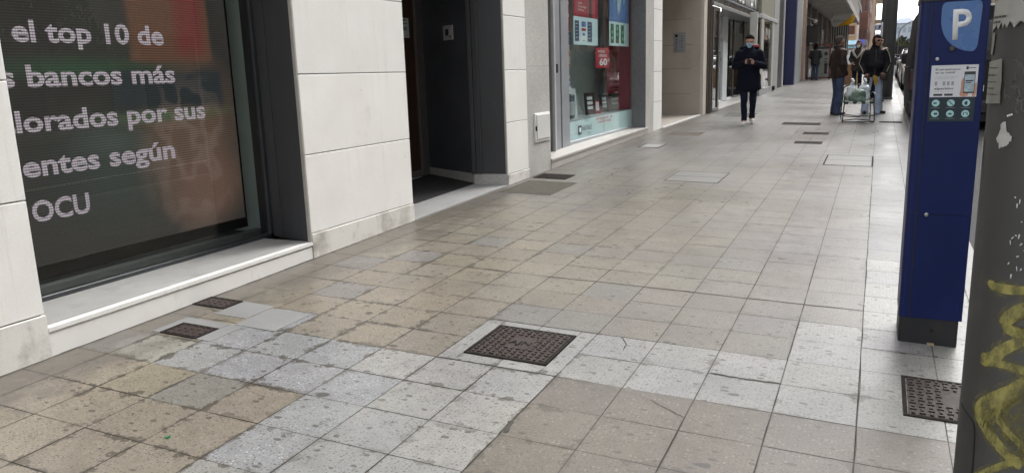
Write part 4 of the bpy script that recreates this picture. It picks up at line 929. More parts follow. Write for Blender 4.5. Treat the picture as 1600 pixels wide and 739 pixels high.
# pale striped shutters seen beneath the awning
sh = thing('striped_shutter', 'white slatted shutter beneath the awning at the cafe end', 'shutter', (-2.75, 64, G(-2.75, 64)))
mb = MB(); mb.box(-3.33, -2.2, 64.0, 64.1, 1.2, 4.3, mi=1)
for k in range(7): mb.box(-3.25+k*.155, -3.17+k*.155, 63.9, 64.0, 1.2, 4.25)
obj('slats', mb, [mat('pale slat', (.70, .71, .70), .6), mat('dark slat gap', (.08, .08, .085), .7)], sh)

# opposite side of the street (seen in the shop glass)
op = thing('apartment_block', 'tan apartment block with long balconies across the road, mirrored in the shop glass', 'building', (18, 25, 0))
mb = MB(); mb.box(15, 24, -25, 84, -.5, 27); obj('wall', mb, mat('tan apartment render', (.42, .375, .315), .8, var=.1, scale=.6), op)  # raised height narrows the sky that lights the street
for q in range(7):
    z = 3.4+q*3.0
    for a in (-10, 2, 14, 26, 38, 49, 60, 71):
        mb = MB(); mb.box(13.9, 15, a, a+8.5, z-.2, z, mi=0); mb.box(13.9, 14.0, a, a+8.5, z, z+.95, mi=0); obj('balcony', mb, mat('cream balcony', (.52, .44, .34), .8), op)
        for k in range(3):
            mb = MB(); mb.box(14.95, 15.02, a+.6+k*2.7, a+2.2+k*2.7, z+.1, z+2.1); obj('window', mb, DKW, op)
for a in range(-10, 56, 6):
    mb = MB(); mb.box(14.93, 15.02, a, a+4.6, .4, 2.9); obj('shop_window', mb, CARGL, op)

o2 = thing('apartment_block', 'long tan apartment block with stacked balconies far down the other side of the road', 'building', (13, 128, 0))
mb = MB(); mb.box(9.5, 22, 88, 172, 0, 24); obj('wall', mb, mat('tan apartment render', (.42, .375, .315), .8), o2)
for q in range(6):
    z = 5.0+q*3.1
    for a in range(90, 168, 13):
        mb = MB(); mb.box(8.5, 9.5, a, a+9, z-.2, z); mb.box(8.5, 8.6, a, a+9, z, z+1.0); obj('balcony', mb, mat('cream balcony', (.52, .44, .34), .8), o2)
        mb = MB(); mb.box(9.45, 9.52, a+.8, a+3.4, z+.1, z+2.3); obj('window', mb, DKW, o2); mb = MB(); mb.box(9.45, 9.52, a+5, a+8, z+.1, z+2.3); obj('window', mb, DKW, o2)
        mb = MB(); mb.box(9.45, 9.52, a+10, a+11.6, z+.6, z+2.1); obj('window', mb, DKW, o2)
# ================================================================== IRON COVERS
def cover(name, label, x0, x1, y0, y1, m=IRON, pips='small', group=None, frame=True, h=.006):
    cx, cy = (x0+x1)/2, (y0+y1)/2; t = thing(name, label, 'manhole cover', (cx, cy, G(cx, cy)), group)
    gz = lambda x, y, d: (x, y, G(x, y)+d)
    def slab(mb, a, b_, c, d, z0, z1, mi=None): mb.hexa([gz(a, c, z0), gz(b_, c, z0), gz(b_, d, z0), gz(a, d, z0), gz(a, c, z1), gz(b_, c, z1), gz(b_, d, z1), gz(a, d, z1)], mi)
    mb = MB(); e = .016
    if frame:
        slab(mb, x0, x1, y0, y0+e, -.02, h); slab(mb, x0, x1, y1-e, y1, -.02, h); slab(mb, x0, x0+e, y0+e, y1-e, -.02, h); slab(mb, x1-e, x1, y0+e, y1-e, -.02, h)
        obj('frame', mb, IROND, t); e2 = e+.005
        mb = MB()
    else: e2 = 0
    slab(mb, x0+e2, x1-e2, y0+e2, y1-e2, -.02, h-.0015)
    lid = obj('lid', mb, m, t)
    mb = MB()
    if pips == 'small':
        n = max(4, int((x1-x0)/.036)); mrow = max(4, int((y1-y0)/.036))
        for i in range(n):
            for j in range(mrow):
                u, v = (i+.5)/n, (j+.5)/mrow
                if .36 < u < .70 and .30 < v < .72 and n > 8: continue
                x, y = x0+e2+u*(x1-x0-2*e2), y0+e2+v*(y1-y0-2*e2)
                a, b_ = (.012, .006) if (i+j) % 2 else (.006, .012)
                slab(mb, x-a, x+a, y-b_, y+b_, h-.002, h+.0045)
        if n > 8:
            for k, (ux, w) in enumerate(((.42, .02), (.62, .012), (.68, .012))):
                x = x0+(x1-x0)*ux
                if k: slab(mb, x, x+.008, y0+(y1-y0)*.34, y0+(y1-y0)*.70, h-.002, h+.002)
    elif pips == 'ring':
        for j in range(4):
            for i in range(5):
                x, y = x0+(x1-x0)*(i+.7)/5.4, y0+(y1-y0)*(j+.6)/4.2; slab(mb, x-.008, x+.008, y-.006, y+.006, h-.002, h+.002)
    elif pips == 'bars':
        n = int((x1-x0)/.03)
        for i in range(n): x = x0+(i+.5)*(x1-x0)/n; slab(mb, x-.006, x+.006, y0+.02, y1-.02, h-.002, h+.004)
    obj('tread_pattern', mb, m, t) if len(mb.b.verts) else None
    return t
mh = cover('manhole_cover', 'large rusty brown studded iron cover set in pale cut tiles', -1.862, -1.404, 3.322, 3.758)
text('lettering', 'AJN', (-1.70, 3.52, G(-1.66, 3.54)+.0065), (1, 0, SX), (0, 1, SY), .05, IROND, mh, width=.12, thick=.002)
cover('manhole_cover', 'brown chequered iron cover beside the foot of the graffitied lamp post', .176, .60, 3.40, 3.838)
cover('meter_cover', 'small dark iron water meter cover nearest the camera under the bank window', -3.602, -3.326, 2.935, 3.106, IRON, 'ring')
cover('meter_cover', 'small dark iron water meter cover against the foot of the white window sill', -3.832, -3.568, 3.385, 3.548, IRON, 'ring')
# pale cement patch tiles around the small covers
mb = MB()
def patch(x0, x1, y0, y1):
    z = .003; mb.hexa([(x0, y0, G(x0, y0)-.01), (x1, y0, G(x1, y0)-.01), (x1, y1, G(x1, y1)-.01), (x0, y1, G(x0, y1)-.01), (x0, y0, G(x0, y0)+z), (x1, y0, G(x1, y0)+z), (x1, y1, G(x1, y1)+z), (x0, y1, G(x0, y1)+z)])
patch(-3.66, -3.604, 2.935, 3.19); patch(-3.604, -3.33, 3.108, 3.19); patch(-3.324, -3.22, 2.935, 3.19); patch(-3.30, -3.0, 3.195, 3.50); patch(-3.56, -3.31, 3.30, 3.55)
struct('pavement_patch', mb, speckle('pale cement patch', (.26, .262, .26), (.225, .227, .225), (.3, .3, .28), 90, .6))
cover('drain_grate', 'dark slotted grate beside the granite shop corner', -3.79, -3.36, 8.70, 9.05, IROND, 'bars')
cover('access_cover', 'square dark stone infill cover by the bank doorway corner', -3.76, -3.14, 7.66, 8.52, mat('dark stone infill', (.095, .09, .074), .9, spec=.1, var=.2, scale=14), 'none', frame=False, h=.004)
cover('access_cover', 'pale steel cover with a dark rim on the paving before the shop window', -3.42, -3.08, 12.06, 12.60, mat('pale steel cover', (.27, .267, .255), .5), 'none')
cover('access_cover', 'brownish flush cover on the paving by the portal pilaster', -3.45, -2.85, 14.0, 14.6, mat('brown flush cover', (.12, .105, .088), .9, spec=.1, var=.15), 'none', frame=False, h=.004)
cover('access_cover', 'grey flush cover before the glass shop entrance', -3.2, -2.55, 18.2, 19.3, mat('grey flush cover', (.12, .118, .112), .9, spec=.1, var=.15), 'none', frame=False, h=.004)
gg = 'small dark covers in the middle of the pavement'
cover('valve_cover', 'dark rectangular cover, widest of the three in mid pavement', -1.72, -1.0, 16.52, 17.0, IROND, 'none', gg)
cover('valve_cover', 'dark rectangular cover between two others in mid pavement', -1.17, -.745, 14.74, 15.10, IROND, 'none', gg)
cover('valve_cover', 'dark rectangular cover nearest the camera of three in mid pavement', -1.18, -.76, 13.26, 13.57, IROND, 'none', gg)
cover('drain_grate', 'thin dark drain grate near the kerb beyond the parking meter', .06, .48, 17.36, 17.62, IROND, 'none')
def hatch_outline(label, x0, x1, y0, y1, tint=(.165, .162, .154), fm=None):
    cx, cy = (x0+x1)/2, (y0+y1)/2; t = thing('access_cover', label, 'manhole cover', (cx, cy, G(cx, cy)))
    def slab(mb, a, b_, c, d, z0, z1): mb.hexa([(x, y, G(x, y)+z) for z in (z0, z1) for x, y in ((a, c), (b_, c), (b_, d), (a, d))])
    mb = MB(); e = .019
    slab(mb, x0, x1, y0, y0+e, -.01, .003); slab(mb, x0, x1, y1-e, y1, -.01, .003); slab(mb, x0, x0+e, y0+e, y1-e, -.01, .003); slab(mb, x1-e, x1, y0+e, y1-e, -.01, .003)
    obj('frame', mb, fm or IROND, t)
    mb = MB(); ym = (y0+y1)/2; slab(mb, x0+e, x1-e, y0+e, ym-.006, -.01, .0022); slab(mb, x0+e, x1-e, ym+.006, y1-e, -.01, .0022); obj('tile_infill', mb, speckle('infill tile '+str(tint[0]), tint, tuple(x*.88 for x in tint), tuple(x*.6 for x in tint), 80, .45), t)
hatch_outline('tiled access cover with a dark steel rim near the kerb strip', -.60, .0, 10.88, 11.94)
hatch_outline('faint tiled access cover in the middle of the pavement', -2.24, -1.60, 9.0, 9.81, (.178, .174, .166), mat('dull rim', (.105, .10, .092), .8, spec=.2))

# ================================================================== PARKING METER
pm = thing('parking_meter', 'deep blue parking meter with a white P shield and payment poster', 'parking meter', (.31, 4.5, G(.31, 4.5)))
MY = 4.32; zg = G(.17, 4.32)
def rrect(x0, x1, y0, y1, r, z, n=5):
    P = []
    for cx, cy, a0 in ((x1-r, y0+r, -90), (x1-r, y1-r, 0), (x0+r, y1-r, 90), (x0+r, y0+r, 180)):
        for k in range(n+1): a = R(a0+90*k/n); P.append((cx+r*math.cos(a), cy+r*math.sin(a), z))
    return P
mb = MB(); mb.loft([rrect(.165, .452, MY, MY+.33, .022, z) for z in (.212, 1.776)], smooth=False); body = obj('cabinet', mb, BLUEM, pm)
mb = MB(); mb.loft([rrect(.170, .440, MY+.004, MY+.325, .02, z) for z in (zg-.03, .2115)], smooth=False); obj('base', mb, BLACKP, pm)
mb = MB(); mb.loft([rrect(.160, .457, MY-.006, MY+.335, .025, 1.777), rrect(.160, .457, MY-.006, MY+.335, .025, 1.80), rrect(.19, .43, MY+.03, MY+.30, .03, 1.86)], smooth=False); obj('cap', mb, BLACKP, pm)
mb = MB(); mb.loft([rrect(.2165, .4515, MY-.005, MY+.02, .004, z, 3) for z in (.214, .752)], smooth=False); mb.loft([rrect(.2165, .4515, MY-.005, MY+.02, .004, z, 3) for z in (.756, 1.774)], smooth=False)
obj('door', mb, BLUEM, pm)
mb = MB(); mb.box(.2095, .2160, MY-.0012, MY+.01, .213, 1.775); mb.box(.166, .452, MY-.0008, MY+.003, .7525, .7555); obj('door_gap', mb, mat('dark blue gap', (.003, .005, .02), .6), pm)
mb = MB(); mb.lathe([(.009, 0), (.009, -.006), (.006, -.008)], (.250, MY-.005, 1.508), 14, axis='Y'); obj('screw', mb, STEEL, pm)
mb = MB(); mb.lathe([(.014, 0), (.014, -.006), (.010, -.009)], (.308, MY-.005, 1.555), 18, axis='Y'); obj('lock', mb, mat('dull lock', (.06, .06, .065), .4, metal=.5), pm)
mb = MB(); mb.lathe([(.010, 0), (.010, -.004), (.006, -.006)], (.256, MY-.005, .752), 14, axis='Y'); obj('lock', mb, STEEL, pm)
mb = MB(); mb.lathe([(.008, 0), (.008, -.003)], (.322, MY+.003, .150), 12, axis='Y'); obj('base_bolt', mb, IROND, pm)
mb = MB(); mb.box(.305, .336, MY-.004, MY+.02, zg-.004, zg+.008); obj('anchor_plate', mb, mat('brass plate', (.35, .28, .16), .5), pm)
# shield with P
F = MY-.0052
def face(pts, m, name, par, d=.0012, y=F):
    mb = MB(); mb.prism([(x, y, z) for x, z in pts], (0, -d, 0)); return obj(name, mb, m, par)
def chaikin(p, n=3):
    for _ in range(n):
        q = []
        for i in range(len(p)):
            a, c = p[i], p[(i+1) % len(p)]; q += [(a[0]*.75+c[0]*.25, a[1]*.75+c[1]*.25), (a[0]*.25+c[0]*.75, a[1]*.25+c[1]*.75)]
        p = q
    return p
uvp = [(-.01, .0), (.25, -.005), (.75, -.005), (1.01, -.01), (1.0, .3), (.98, .62), (.96, 1.03), (.66, 1.02), (.36, .92), (.12, .74), (-.01, .48), (-.02, .25)]
sx0, sx1, sz1, sz0 = .256, .418, 1.768, 1.545
sh_ = face(chaikin([(sx0+u*(sx1-sx0), sz1-v*(sz1-sz0)) for u, v in uvp], 3), SHIELD, 'shield', pm)
text('lettering', 'P', (.297, F-.0022, 1.598), (1, 0, .02), (-.035, 0, 1), .135, INKW, pm, width=.086, thick=-.0006, bold=.02)
# payment poster
po = obj('payment_poster', MB().box(.229, .425, F-.0011, F, 1.328, 1.478), mat('poster white', (.62, .63, .66), .55, var=.03), pm)
def pt(s, x, z, h, w=None, m=INKD, b=.0): return text('lettering', s, (x, F-.0016, z), (1, 0, 0), (0, 0, 1), h, m, pm, width=w, bold=b)
GR = mat('grey print text', (.22, .22, .23), .6)
pt('El parquímetro', .246, 1.4545, .0085, .105, b=.02); pt('en tu móvil', .246, 1.4395, .0085, .082, b=.02)
pt('Todos los parkings y pagos de', .246, 1.421, .0042, .094, GR); pt('tu ciudad desde tu móvil', .246, 1.413, .0042, .080, GR)
pt('elparking', .246, 1.3635, .0105, .082, b=.02)
pt('aparcar nunca fue tan fácil', .246, 1.353, .0034, .08, GR)
for x in (.247, .281, .299, .317): obj('picture_icon', MB().box(x, x+.011, F-.0017, F-.0012, 1.383, 1.402, bev=.0003), mat('icon grey', (.30, .30, .32), .6), pm)
mb = MB(); mb.box(.245, .283, F-.0017, F-.0012, 1.334, 1.344, bev=.0003); mb.box(.291, .327, F-.0017, F-.0012, 1.334, 1.344, bev=.0003); obj('store_badges', mb, INKD, pm)
mb = MB(); mb.box(.375, .384, F-.0017, F-.0012, 1.456, 1.470); mb.box(.386, .415, F-.0017, F-.0012, 1.461, 1.464); obj('council_mark', mb, INKD, pm)
# picture of a hand holding a phone
SKINP = mat('printed skin', (.50, .27, .20), .6, var=.1)
face(chaikin([(.352, 1.329), (.392, 1.329), (.392, 1.36), (.375, 1.395), (.374, 1.415), (.366, 1.42), (.357, 1.40), (.360, 1.37)], 2), SKINP, 'printed_hand', pm, .0006, F-.0011)
face(chaikin([(.405, 1.329), (.424, 1.329), (.424, 1.40), (.415, 1.39), (.409, 1.35)], 2), SKINP, 'printed_hand', pm, .0006, F-.0011)
mb = MB(); mb.box(.369, .415, F-.0024, F-.0017, 1.345, 1.446, bev=.0004); obj('printed_phone', mb, INKD, pm)
mb = MB(); mb.box(.3715, .4125, F-.0028, F-.0024, 1.352, 1.432); obj('printed_screen', mb, mat('screen print', (.35, .45, .50), .5, var=.25, scale=60), pm)
mb = MB(); mb.box(.376, .408, F-.0031, F-.0028, 1.400, 1.406); mb.box(.380, .40, F-.0031, F-.0028, 1.392, 1.396); obj('printed_lines', mb, INKD, pm)
# icon panel
mb = MB(); mb.box(.2285, .422, F-.0011, F, 1.212, 1.325); obj('icon_panel', mb, mat('dark green panel', (.010, .025, .035), .4), pm)
ICB = mat('pale icon blue', (.38, .60, .62), .5)
for r_, zc in ((0, 1.300), (1, 1.249)):
    for k, xc in enumerate((.258, .322, .386)):
        mb = MB(); mb.lathe([(.0165, 0), (.0165, -.0006)], (xc, F-.0011, zc), 24, axis='Y'); io = obj('round_icon', mb, ICB, pm)
        mb = MB()
        q = (r_, k)
        if q == (0, 0): mb.box(xc-.010, xc+.004, F-.0023, F-.0017, zc-.004, zc+.003)
        elif q == (0, 1): mb.prism([(xc-.011, F-.0017, zc+.009), (xc-.008, F-.0017, zc+.011), (xc+.011, F-.0017, zc-.009), (xc+.008, F-.0017, zc-.011)], (0, -.0006, 0))
        elif q == (0, 2): mb.prism([(xc-.004, F-.0017, zc-.010), (xc+.005, F-.0017, zc-.010), (xc+.006, F-.0017, zc+.006), (xc-.001, F-.0017, zc+.009), (xc-.008, F-.0017, zc)], (0, -.0006, 0))
        elif q == (1, 0): mb.box(xc-.005, xc+.010, F-.0023, F-.0017, zc-.005, zc+.005)
        elif q == (1, 1): mb.prism([(xc-.011, F-.0017, zc-.004), (xc+.011, F-.0017, zc-.004), (xc, F-.0017, zc+.006)], (0, -.0006, 0))
        else: mb.box(xc-.010, xc-.006, F-.0023, F-.0017, zc-.007, zc+.003); mb.box(xc+.006, xc+.010, F-.0023, F-.0017, zc-.007, zc+.003); mb.box(xc-.009, xc+.009, F-.0023, F-.0017, zc+.004, zc+.007)
        obj('symbol', mb, mat('icon dark', (.015, .05, .065), .5), io)
        mb = MB(); mb.box(xc-.02, xc+.02, F-.0016, F-.0012, zc-.024, zc-.022); obj('caption_line', mb, mat('caption grey', (.18, .22, .24), .6), io)

# ================================================================== LAMP POST in the foreground
PCX, PCY, PR = .440, 2.56, .158
lp = thing('lamp_post', 'thick grey brown lamp post with yellow graffiti and torn paper posters', 'lamp post', (PCX, PCY, G(PCX, PCY)))
zg = G(PCX, PCY)
mb = MB(); mb.lathe([(PR+.02, zg-.05), (PR+.02, zg+.01), (PR, zg+.02), (PR, 2.6), (PR*.92, 5.5), (PR*.75, 9.2), (.05, 9.3)], (PCX, PCY, 0), 64); obj('column', mb, POST, lp)
def cyl(a, z, r=PR+.0012): return Vector((PCX+r*math.sin(a), PCY-r*math.cos(a), z))    # a = 0 faces back down the street
AC = math.atan2(0-PCX, PCY) # direction of the viewer around the post, from the post towards the street origin
def wrap(outline, m, name, par, r=PR+.0012, n=14):
    """flat outline (angle in degrees from the camera side, z) wrapped onto the column"""
    b2 = bmesh.new(); vs = [b2.verts.new((x, 0, z)) for x, z in outline]; f = b2.faces.new(vs)
    bmesh.ops.triangulate(b2, faces=[f])
    xs = [p[0] for p in outline]; zs = [p[1] for p in outline]
    k = int((max(xs)-min(xs))/6)+1
    for i in range(1, k):
        x = min(xs)+(max(xs)-min(xs))*i/k
        bmesh.ops.bisect_plane(b2, geom=b2.verts[:]+b2.edges[:]+b2.faces[:], plane_co=(x, 0, 0), plane_no=(1, 0, 0))
    for v in b2.verts: v.co = cyl(R(v.co.x), v.co.z, r)
    bmesh.ops.recalc_face_normals(b2, faces=b2.faces[:])
    for f in b2.faces:
        f.smooth = True
    mb = MB(); mb._add(b2); return obj(name, mb, m, par)
def ragged(pts, amp_a, amp_z, n=5):
    out = []
    for i in range(len(pts)):
        a, c = pts[i], pts[(i+1) % len(pts)]
        for k in range(n):
            f = k/n; out.append((a[0]+(c[0]-a[0])*f+random.uniform(-amp_a, amp_a), a[1]+(c[1]-a[1])*f+random.uniform(-amp_z, amp_z)))
    return out

# far-side structures, people, cars follow -------------------------------------------------
# yellow sprayed strokes: soft, streaky edges come from the paint material itself
def spray(name, c0, c1, sc, lo, hi):
    m = bpy.data.materials.new(name); m.use_nodes = True; t = m.node_tree; p = t.nodes['Principled BSDF']
    v = coord(t); c = mixc(t, noise(t, v, 14, 5), c0, c1)
    t.links.new(c, p.inputs['Base Color']); p.inputs['Roughness'].default_value = .65; p.inputs['Specular IOR Level'].default_value = .2
    t.links.new(ramp(t, noise(t, coord(t, (1, 1, .45)), sc, 7, .75), [(lo, (0, 0, 0)), (hi, (1, 1, 1))]), p.inputs['Alpha']); return m
SPRAY = spray('yellow spray paint', (.25, .222, .060), (.37, .335, .130), 34, .30, .60); MIST = spray('thin yellow overspray', (.17, .15, .05), (.24, .215, .085), 120, .42, .75)
random.seed(5)
def stroke(path, w, name='graffiti_stroke'):
    """path of (angle, z); stroke of half width w metres"""
    L, Rr = [], []
    deg = math.degrees(1/PR)
    for i, (a, z) in enumerate(path):
        a0, z0 = path[max(0, i-1)]; a1, z1 = path[min(len(path)-1, i+1)]
        d = Vector(((a1-a0)/deg, z1-z0)).normalized(); n = Vector((-d.y, d.x)); ww = w*(.75+.5*random.random()) if isinstance(w, float) else w[i]
        L.append((a+n.x*ww*deg, z+n.y*ww)); Rr.append((a-n.x*ww*deg, z-n.y*ww))
    return L+Rr[::-1]
def sm(p, n=2):
    for _ in range(n):
        q = [p[0]]
        for a, c in zip(p, p[1:]): q += [(a[0]*.75+c[0]*.25, a[1]*.75+c[1]*.25), (a[0]*.25+c[0]*.75, a[1]*.25+c[1]*.75)]
        p = q+[p[-1]]
    return p
GRAF = [
    ([(-54, .892), (-46, .880), (-34, .880), (-20, .884), (-8, .895), (6, .90)], [.007, .013, .016, .014, .015, .013]),
    ([(4, .86), (-10, .845), (-22, .825), (-31, .795), (-30, .772), (-20, .758), (-10, .765)], [.010, .018, .021, .020, .014, .013, .012]),
    ([(-53, .672), (-44, .668), (-36, .690), (-26, .722), (-16, .742), (-4, .775)], [.009, .016, .020, .018, .016, .016]),
    ([(-52, .648), (-42, .662), (-30, .667), (-16, .662), (-2, .655)], [.006, .012, .013, .014, .014]),
    ([(8, .665), (-6, .635), (-20, .598), (-36, .558), (-48, .525), (-49, .495), (-40, .465), (-28, .430), (-16, .402), (-4, .380)], [.016, .018, .019, .020, .020, .019, .018, .017, .016, .016]),
    ([(-28, .560), (-32, .520), (-24, .485), (-12, .455), (0, .43)], [.005, .008, .010, .010, .010]),
    ([(-52, .282), (-40, .318), (-28, .352), (-14, .385), (-2, .405)], [.009, .011, .011, .011, .011]),
]
gf = bpy.data.objects.new('graffiti', None); COL.objects.link(gf); gf.parent = lp; gf.location = Vector((PCX, PCY, .3))-lp.location
for path, w in GRAF:
    p = sm(path, 2); n = len(p); ws_ = [w[min(len(w)-1, int(i*(len(w)-1)/(n-1)+.5))] for i in range(n)]
    wrap([(a+random.uniform(-.6, .6), z+random.uniform(-.001, .001)) for a, z in stroke(p, [x*1.3+.003 for x in ws_])], MIST, 'overspray', gf, PR+.0008)
    wrap([(a+random.uniform(-.6, .6), z+random.uniform(-.0008, .0008)) for a, z in stroke(p, [x*.85 for x in ws_])], SPRAY, 'paint_stroke', gf, PR+.0014)
# inspection door seam
def seam(pts, w=.004):
    P = sm(pts, 2); mb = MB(); mb.tube([cyl(R(a), z, PR+.0005) for a, z in P], w*.6, 6); return mb
obj('inspection_door_seam', seam([(-80, .492), (-66, .478), (-56, .468), (-53, .455), (-51, .42), (-50, .30), (-50, .15), (-50, .08)]), mat('black seam', (.006, .006, .006), .8), lp)
# torn posters
PAPO = mat('weathered poster paper', (.30, .295, .275), .85, var=.10, scale=14, dirt=((.17, .16, .145), 9, .55, .75))
PAPO2 = mat('greyed paper', (.215, .22, .195), .85, var=.14, scale=18, dirt=((.12, .115, .10), 12, .5, .75))
random.seed(11)
def paper_thing(label, outline, m, r, lines):
    a, z = outline[0]; t = thing('torn_poster', label, 'poster', cyl(R(sum(p[0] for p in outline)/len(outline)), min(p[1] for p in outline), r))
    wrap(outline, m, 'paper', t, r)
    for (a0, a1, z0, h, segs) in lines:
        mb = MB(); a = a0
        while a < a1:
            w = random.uniform(2.5, 7); e = min(a+w, a1); k = 3
            pts = [cyl(R(a+(e-a)*i/k), z0+random.uniform(-.0005, .0005), r+.0008) for i in range(k+1)]
            for i in range(k):
                q0, q1 = pts[i], pts[i+1]; mb.poly([q0, q1, q1+Vector((0, 0, h)), q0+Vector((0, 0, h))])
            a = e+random.uniform(.8, 1.6)
        obj('print_line', mb, mat('faded print', (.06, .058, .055), .8), t)
    return t
top = [(-112, 1.95), (30, 1.95), (30, 1.585)]
a = 30
while a > -86: top.append((a, 1.578+random.uniform(0, .018))); a -= random.uniform(1.5, 5)
top += [(-92, 1.575), (-95, 1.56), (-112, 1.555)]
paper_thing('large torn white poster with a ragged lower edge high on the lamp post', top, PAPO, PR+.004, [(-104, -52, 1.672, .008, 0), (-104, -58, 1.655, .008, 0), (-104, -90, 1.628, .009, 0), (-104, -60, 1.607, .006, 0), (-104, -70, 1.594, .006, 0), (-44, -20, 1.66, .007, 0), (-44, -22, 1.645, .005, 0)])
paper_thing('narrow torn paper strip hanging below the large poster on the lamp post', [(-114, 1.555), (-92, 1.57), (-80, 1.57), (-81, 1.535), (-83, 1.512), (-97, 1.512), (-114, 1.52)], PAPO2, PR+.003, [])
paper_thing('small rectangular handwritten note pasted on the left side of the lamp post', ragged([(-112, 1.492), (-86, 1.494), (-62, 1.500), (-60, 1.44), (-59.5, 1.382), (-86, 1.380), (-112, 1.376)], .4, .001, 4), PAPO2, PR+.004, [(-92, -68, 1.455, .004, 0), (-92, -66, 1.475, .003, 0), (-90, -66, 1.437, .003, 0), (-92, -70, 1.42, .003, 0), (-90, -64, 1.404, .003, 0)])
paper_thing('white scrap of torn paper left on the lamp post below the note', ragged([(-55, 1.335), (-51, 1.335), (-47, 1.305), (-42, 1.295), (-46, 1.275), (-50, 1.270), (-56, 1.262), (-60, 1.285), (-57, 1.31)], 1.2, .004, 4), mat('bright paper scrap', (.42, .41, .39), .85, var=.2, scale=30), PR+.0016, [])
paper_thing('thin strip of torn paper along the left edge of the lamp post', ragged([(-104, 1.30), (-90, 1.285), (-87, 1.25), (-89, 1.20), (-95, 1.19), (-104, 1.20)], 1.2, .004, 3), mat('bright paper scrap', (.42, .41, .39), .85), PR+.003, [])
tg = bpy.data.objects.new('tape_residue', None); COL.objects.link(tg); tg.parent = lp; tg.location = Vector((PCX-.1, PCY-.1, 1.4))-lp.location
random.seed(3)
mb = MB()
for k in range(26):
    a0 = random.uniform(-62, 5); z0 = random.uniform(1.39, 1.52); p = [(a0, z0)]
    for q in range(5): p.append((p[-1][0]+random.uniform(-3, 5), p[-1][1]+random.uniform(-.022, .012)))
    mb.tube([cyl(R(a), z, PR+.0004) for a, z in sm(p, 1)], .0006, 4)
obj('scratches', mb, mat('pale scratch', (.17, .165, .15), .7), tg)
mb = MB()
for k in range(34):
    a0 = random.uniform(-36, 0); z0 = random.uniform(.90, 1.16); L = random.choice((.003, .006, .012)); mb.tube([cyl(R(a0), z0, PR+.0004), cyl(R(a0+random.uniform(-2, 2)), z0-L, PR+.0004)], .0010+random.random()*.0008, 5)
for k in range(3): mb.tube([cyl(R(-50+k*2), 1.352+k*.002, PR+.0004), cyl(R(-49+k*2), 1.348+k*.002, PR+.0004)], .002, 5)
obj('paint_specks', mb, INKW, tg)

# ================================================================== street poles and sign
def pole(label, x, y, r, h):
    t = thing('street_pole', label, 'pole', (x, y, G(x, y))); z = G(x, y)
    mb = MB(); mb.lathe([(r, z-.05), (r, z+3.2), (r*.85, z+h), (.03, z+h+.05)], (x, y, 0), 28); obj('column', mb, POLE, t)
    mb = MB(); mb.lathe([(r+.015, z-.02), (r+.015, z+.05), (r+.003, z+.06)], (x, y, 0), 28); obj('base_collar', mb, POLE, t)
    return t
pole('thick dark grey pole standing behind the man in the black jacket', .255, 25.2, .128, 9)
pole('slimmer dark grey pole farther off, left of the thick pole', .085, 33, .115, 9)
ps = thing('parking_sign', 'white square sign with a dark blue parking symbol beside the poles', 'sign', (-.11, 24.6, 2.37))
mb = MB(); mb.box(-.215, .0, 24.60, 24.62, 2.375, 2.55, bev=.006); obj('plate', mb, mat('white sign plate', (.55, .57, .62), .5), ps)
mb = MB(); mb.prism([(-.10, 24.598, 2.41), (-.045, 24.598, 2.42), (-.018, 24.598, 2.50), (-.035, 24.598, 2.525), (-.09, 24.598, 2.50), (-.075, 24.598, 2.46)], (0, -.004, 0)); mb.box(-.165, -.145, 24.594, 24.598, 2.42, 2.50); obj('symbol', mb, mat('sign blue', (.02, .03, .22), .5), ps)
mb = MB(); mb.tube([(0.0, 24.64, G(0, 24.6)), (0.0, 24.64, 2.6)], .03, 10); obj('sign_post', mb, ALU, ps)
al = thing('arched_street_lamp', 'thin arched street lamp far beyond the parked cars', 'street lamp', (1.07, 60, Z(1, 60)))
mb = MB(); mb.tube([(1.07, 60, Z(1, 60)), (1.07, 60, 3.3)]+[(1.07+1.3*(1-math.cos(R(a))), 60, 3.3+.92*math.sin(R(a))) for a in range(10, 100, 10)]+[(2.6, 60, 4.2)], .035, 8); obj('mast', mb, ALU, al)
mb = MB(); mb.box(2.5, 3.0, 59.9, 60.1, 4.13, 4.2, bev=.02); obj('lamp_head', mb, ALU, al)

# ================================================================== vehicles
def ring(hw, z0, zb, zt, tum, y, n_r=.10):
    """half-section of a car body mirrored: sill z0, belt zb, top zt"""
    P = [(-hw*.90, z0), (-hw*.985, z0+.06), (-hw, z0+(zb-z0)*.45), (-hw*.975, zb), (-hw*tum, zt-.05), (-hw*tum*.88, zt)]
    P = P+[(-x, z) for x, z in P[::-1]]
    return [Vector((x, y, z)) for x, z in P]
def wheel(t, x, y, z, r=.31, w=.19):
    mb = MB(); mb.lathe([(r-.10, -w/2), (r-.02, -w/2), (r, -w/2+.03), (r, w/2-.03), (r-.02, w/2), (r-.10, w/2)], (x, y, z), 28, axis='X'); o = obj('wheel', mb, RUBBER, t)
    mb = MB(); mb.lathe([(r-.11, -w/2-.004), (r-.13, -w/2+.02), (.06, -w/2), (.0601, w/2), (r-.13, w/2-.02), (r-.11, w/2+.004)], (x, y, z), 20, axis='X'); obj('rim', mb, STEEL, o)
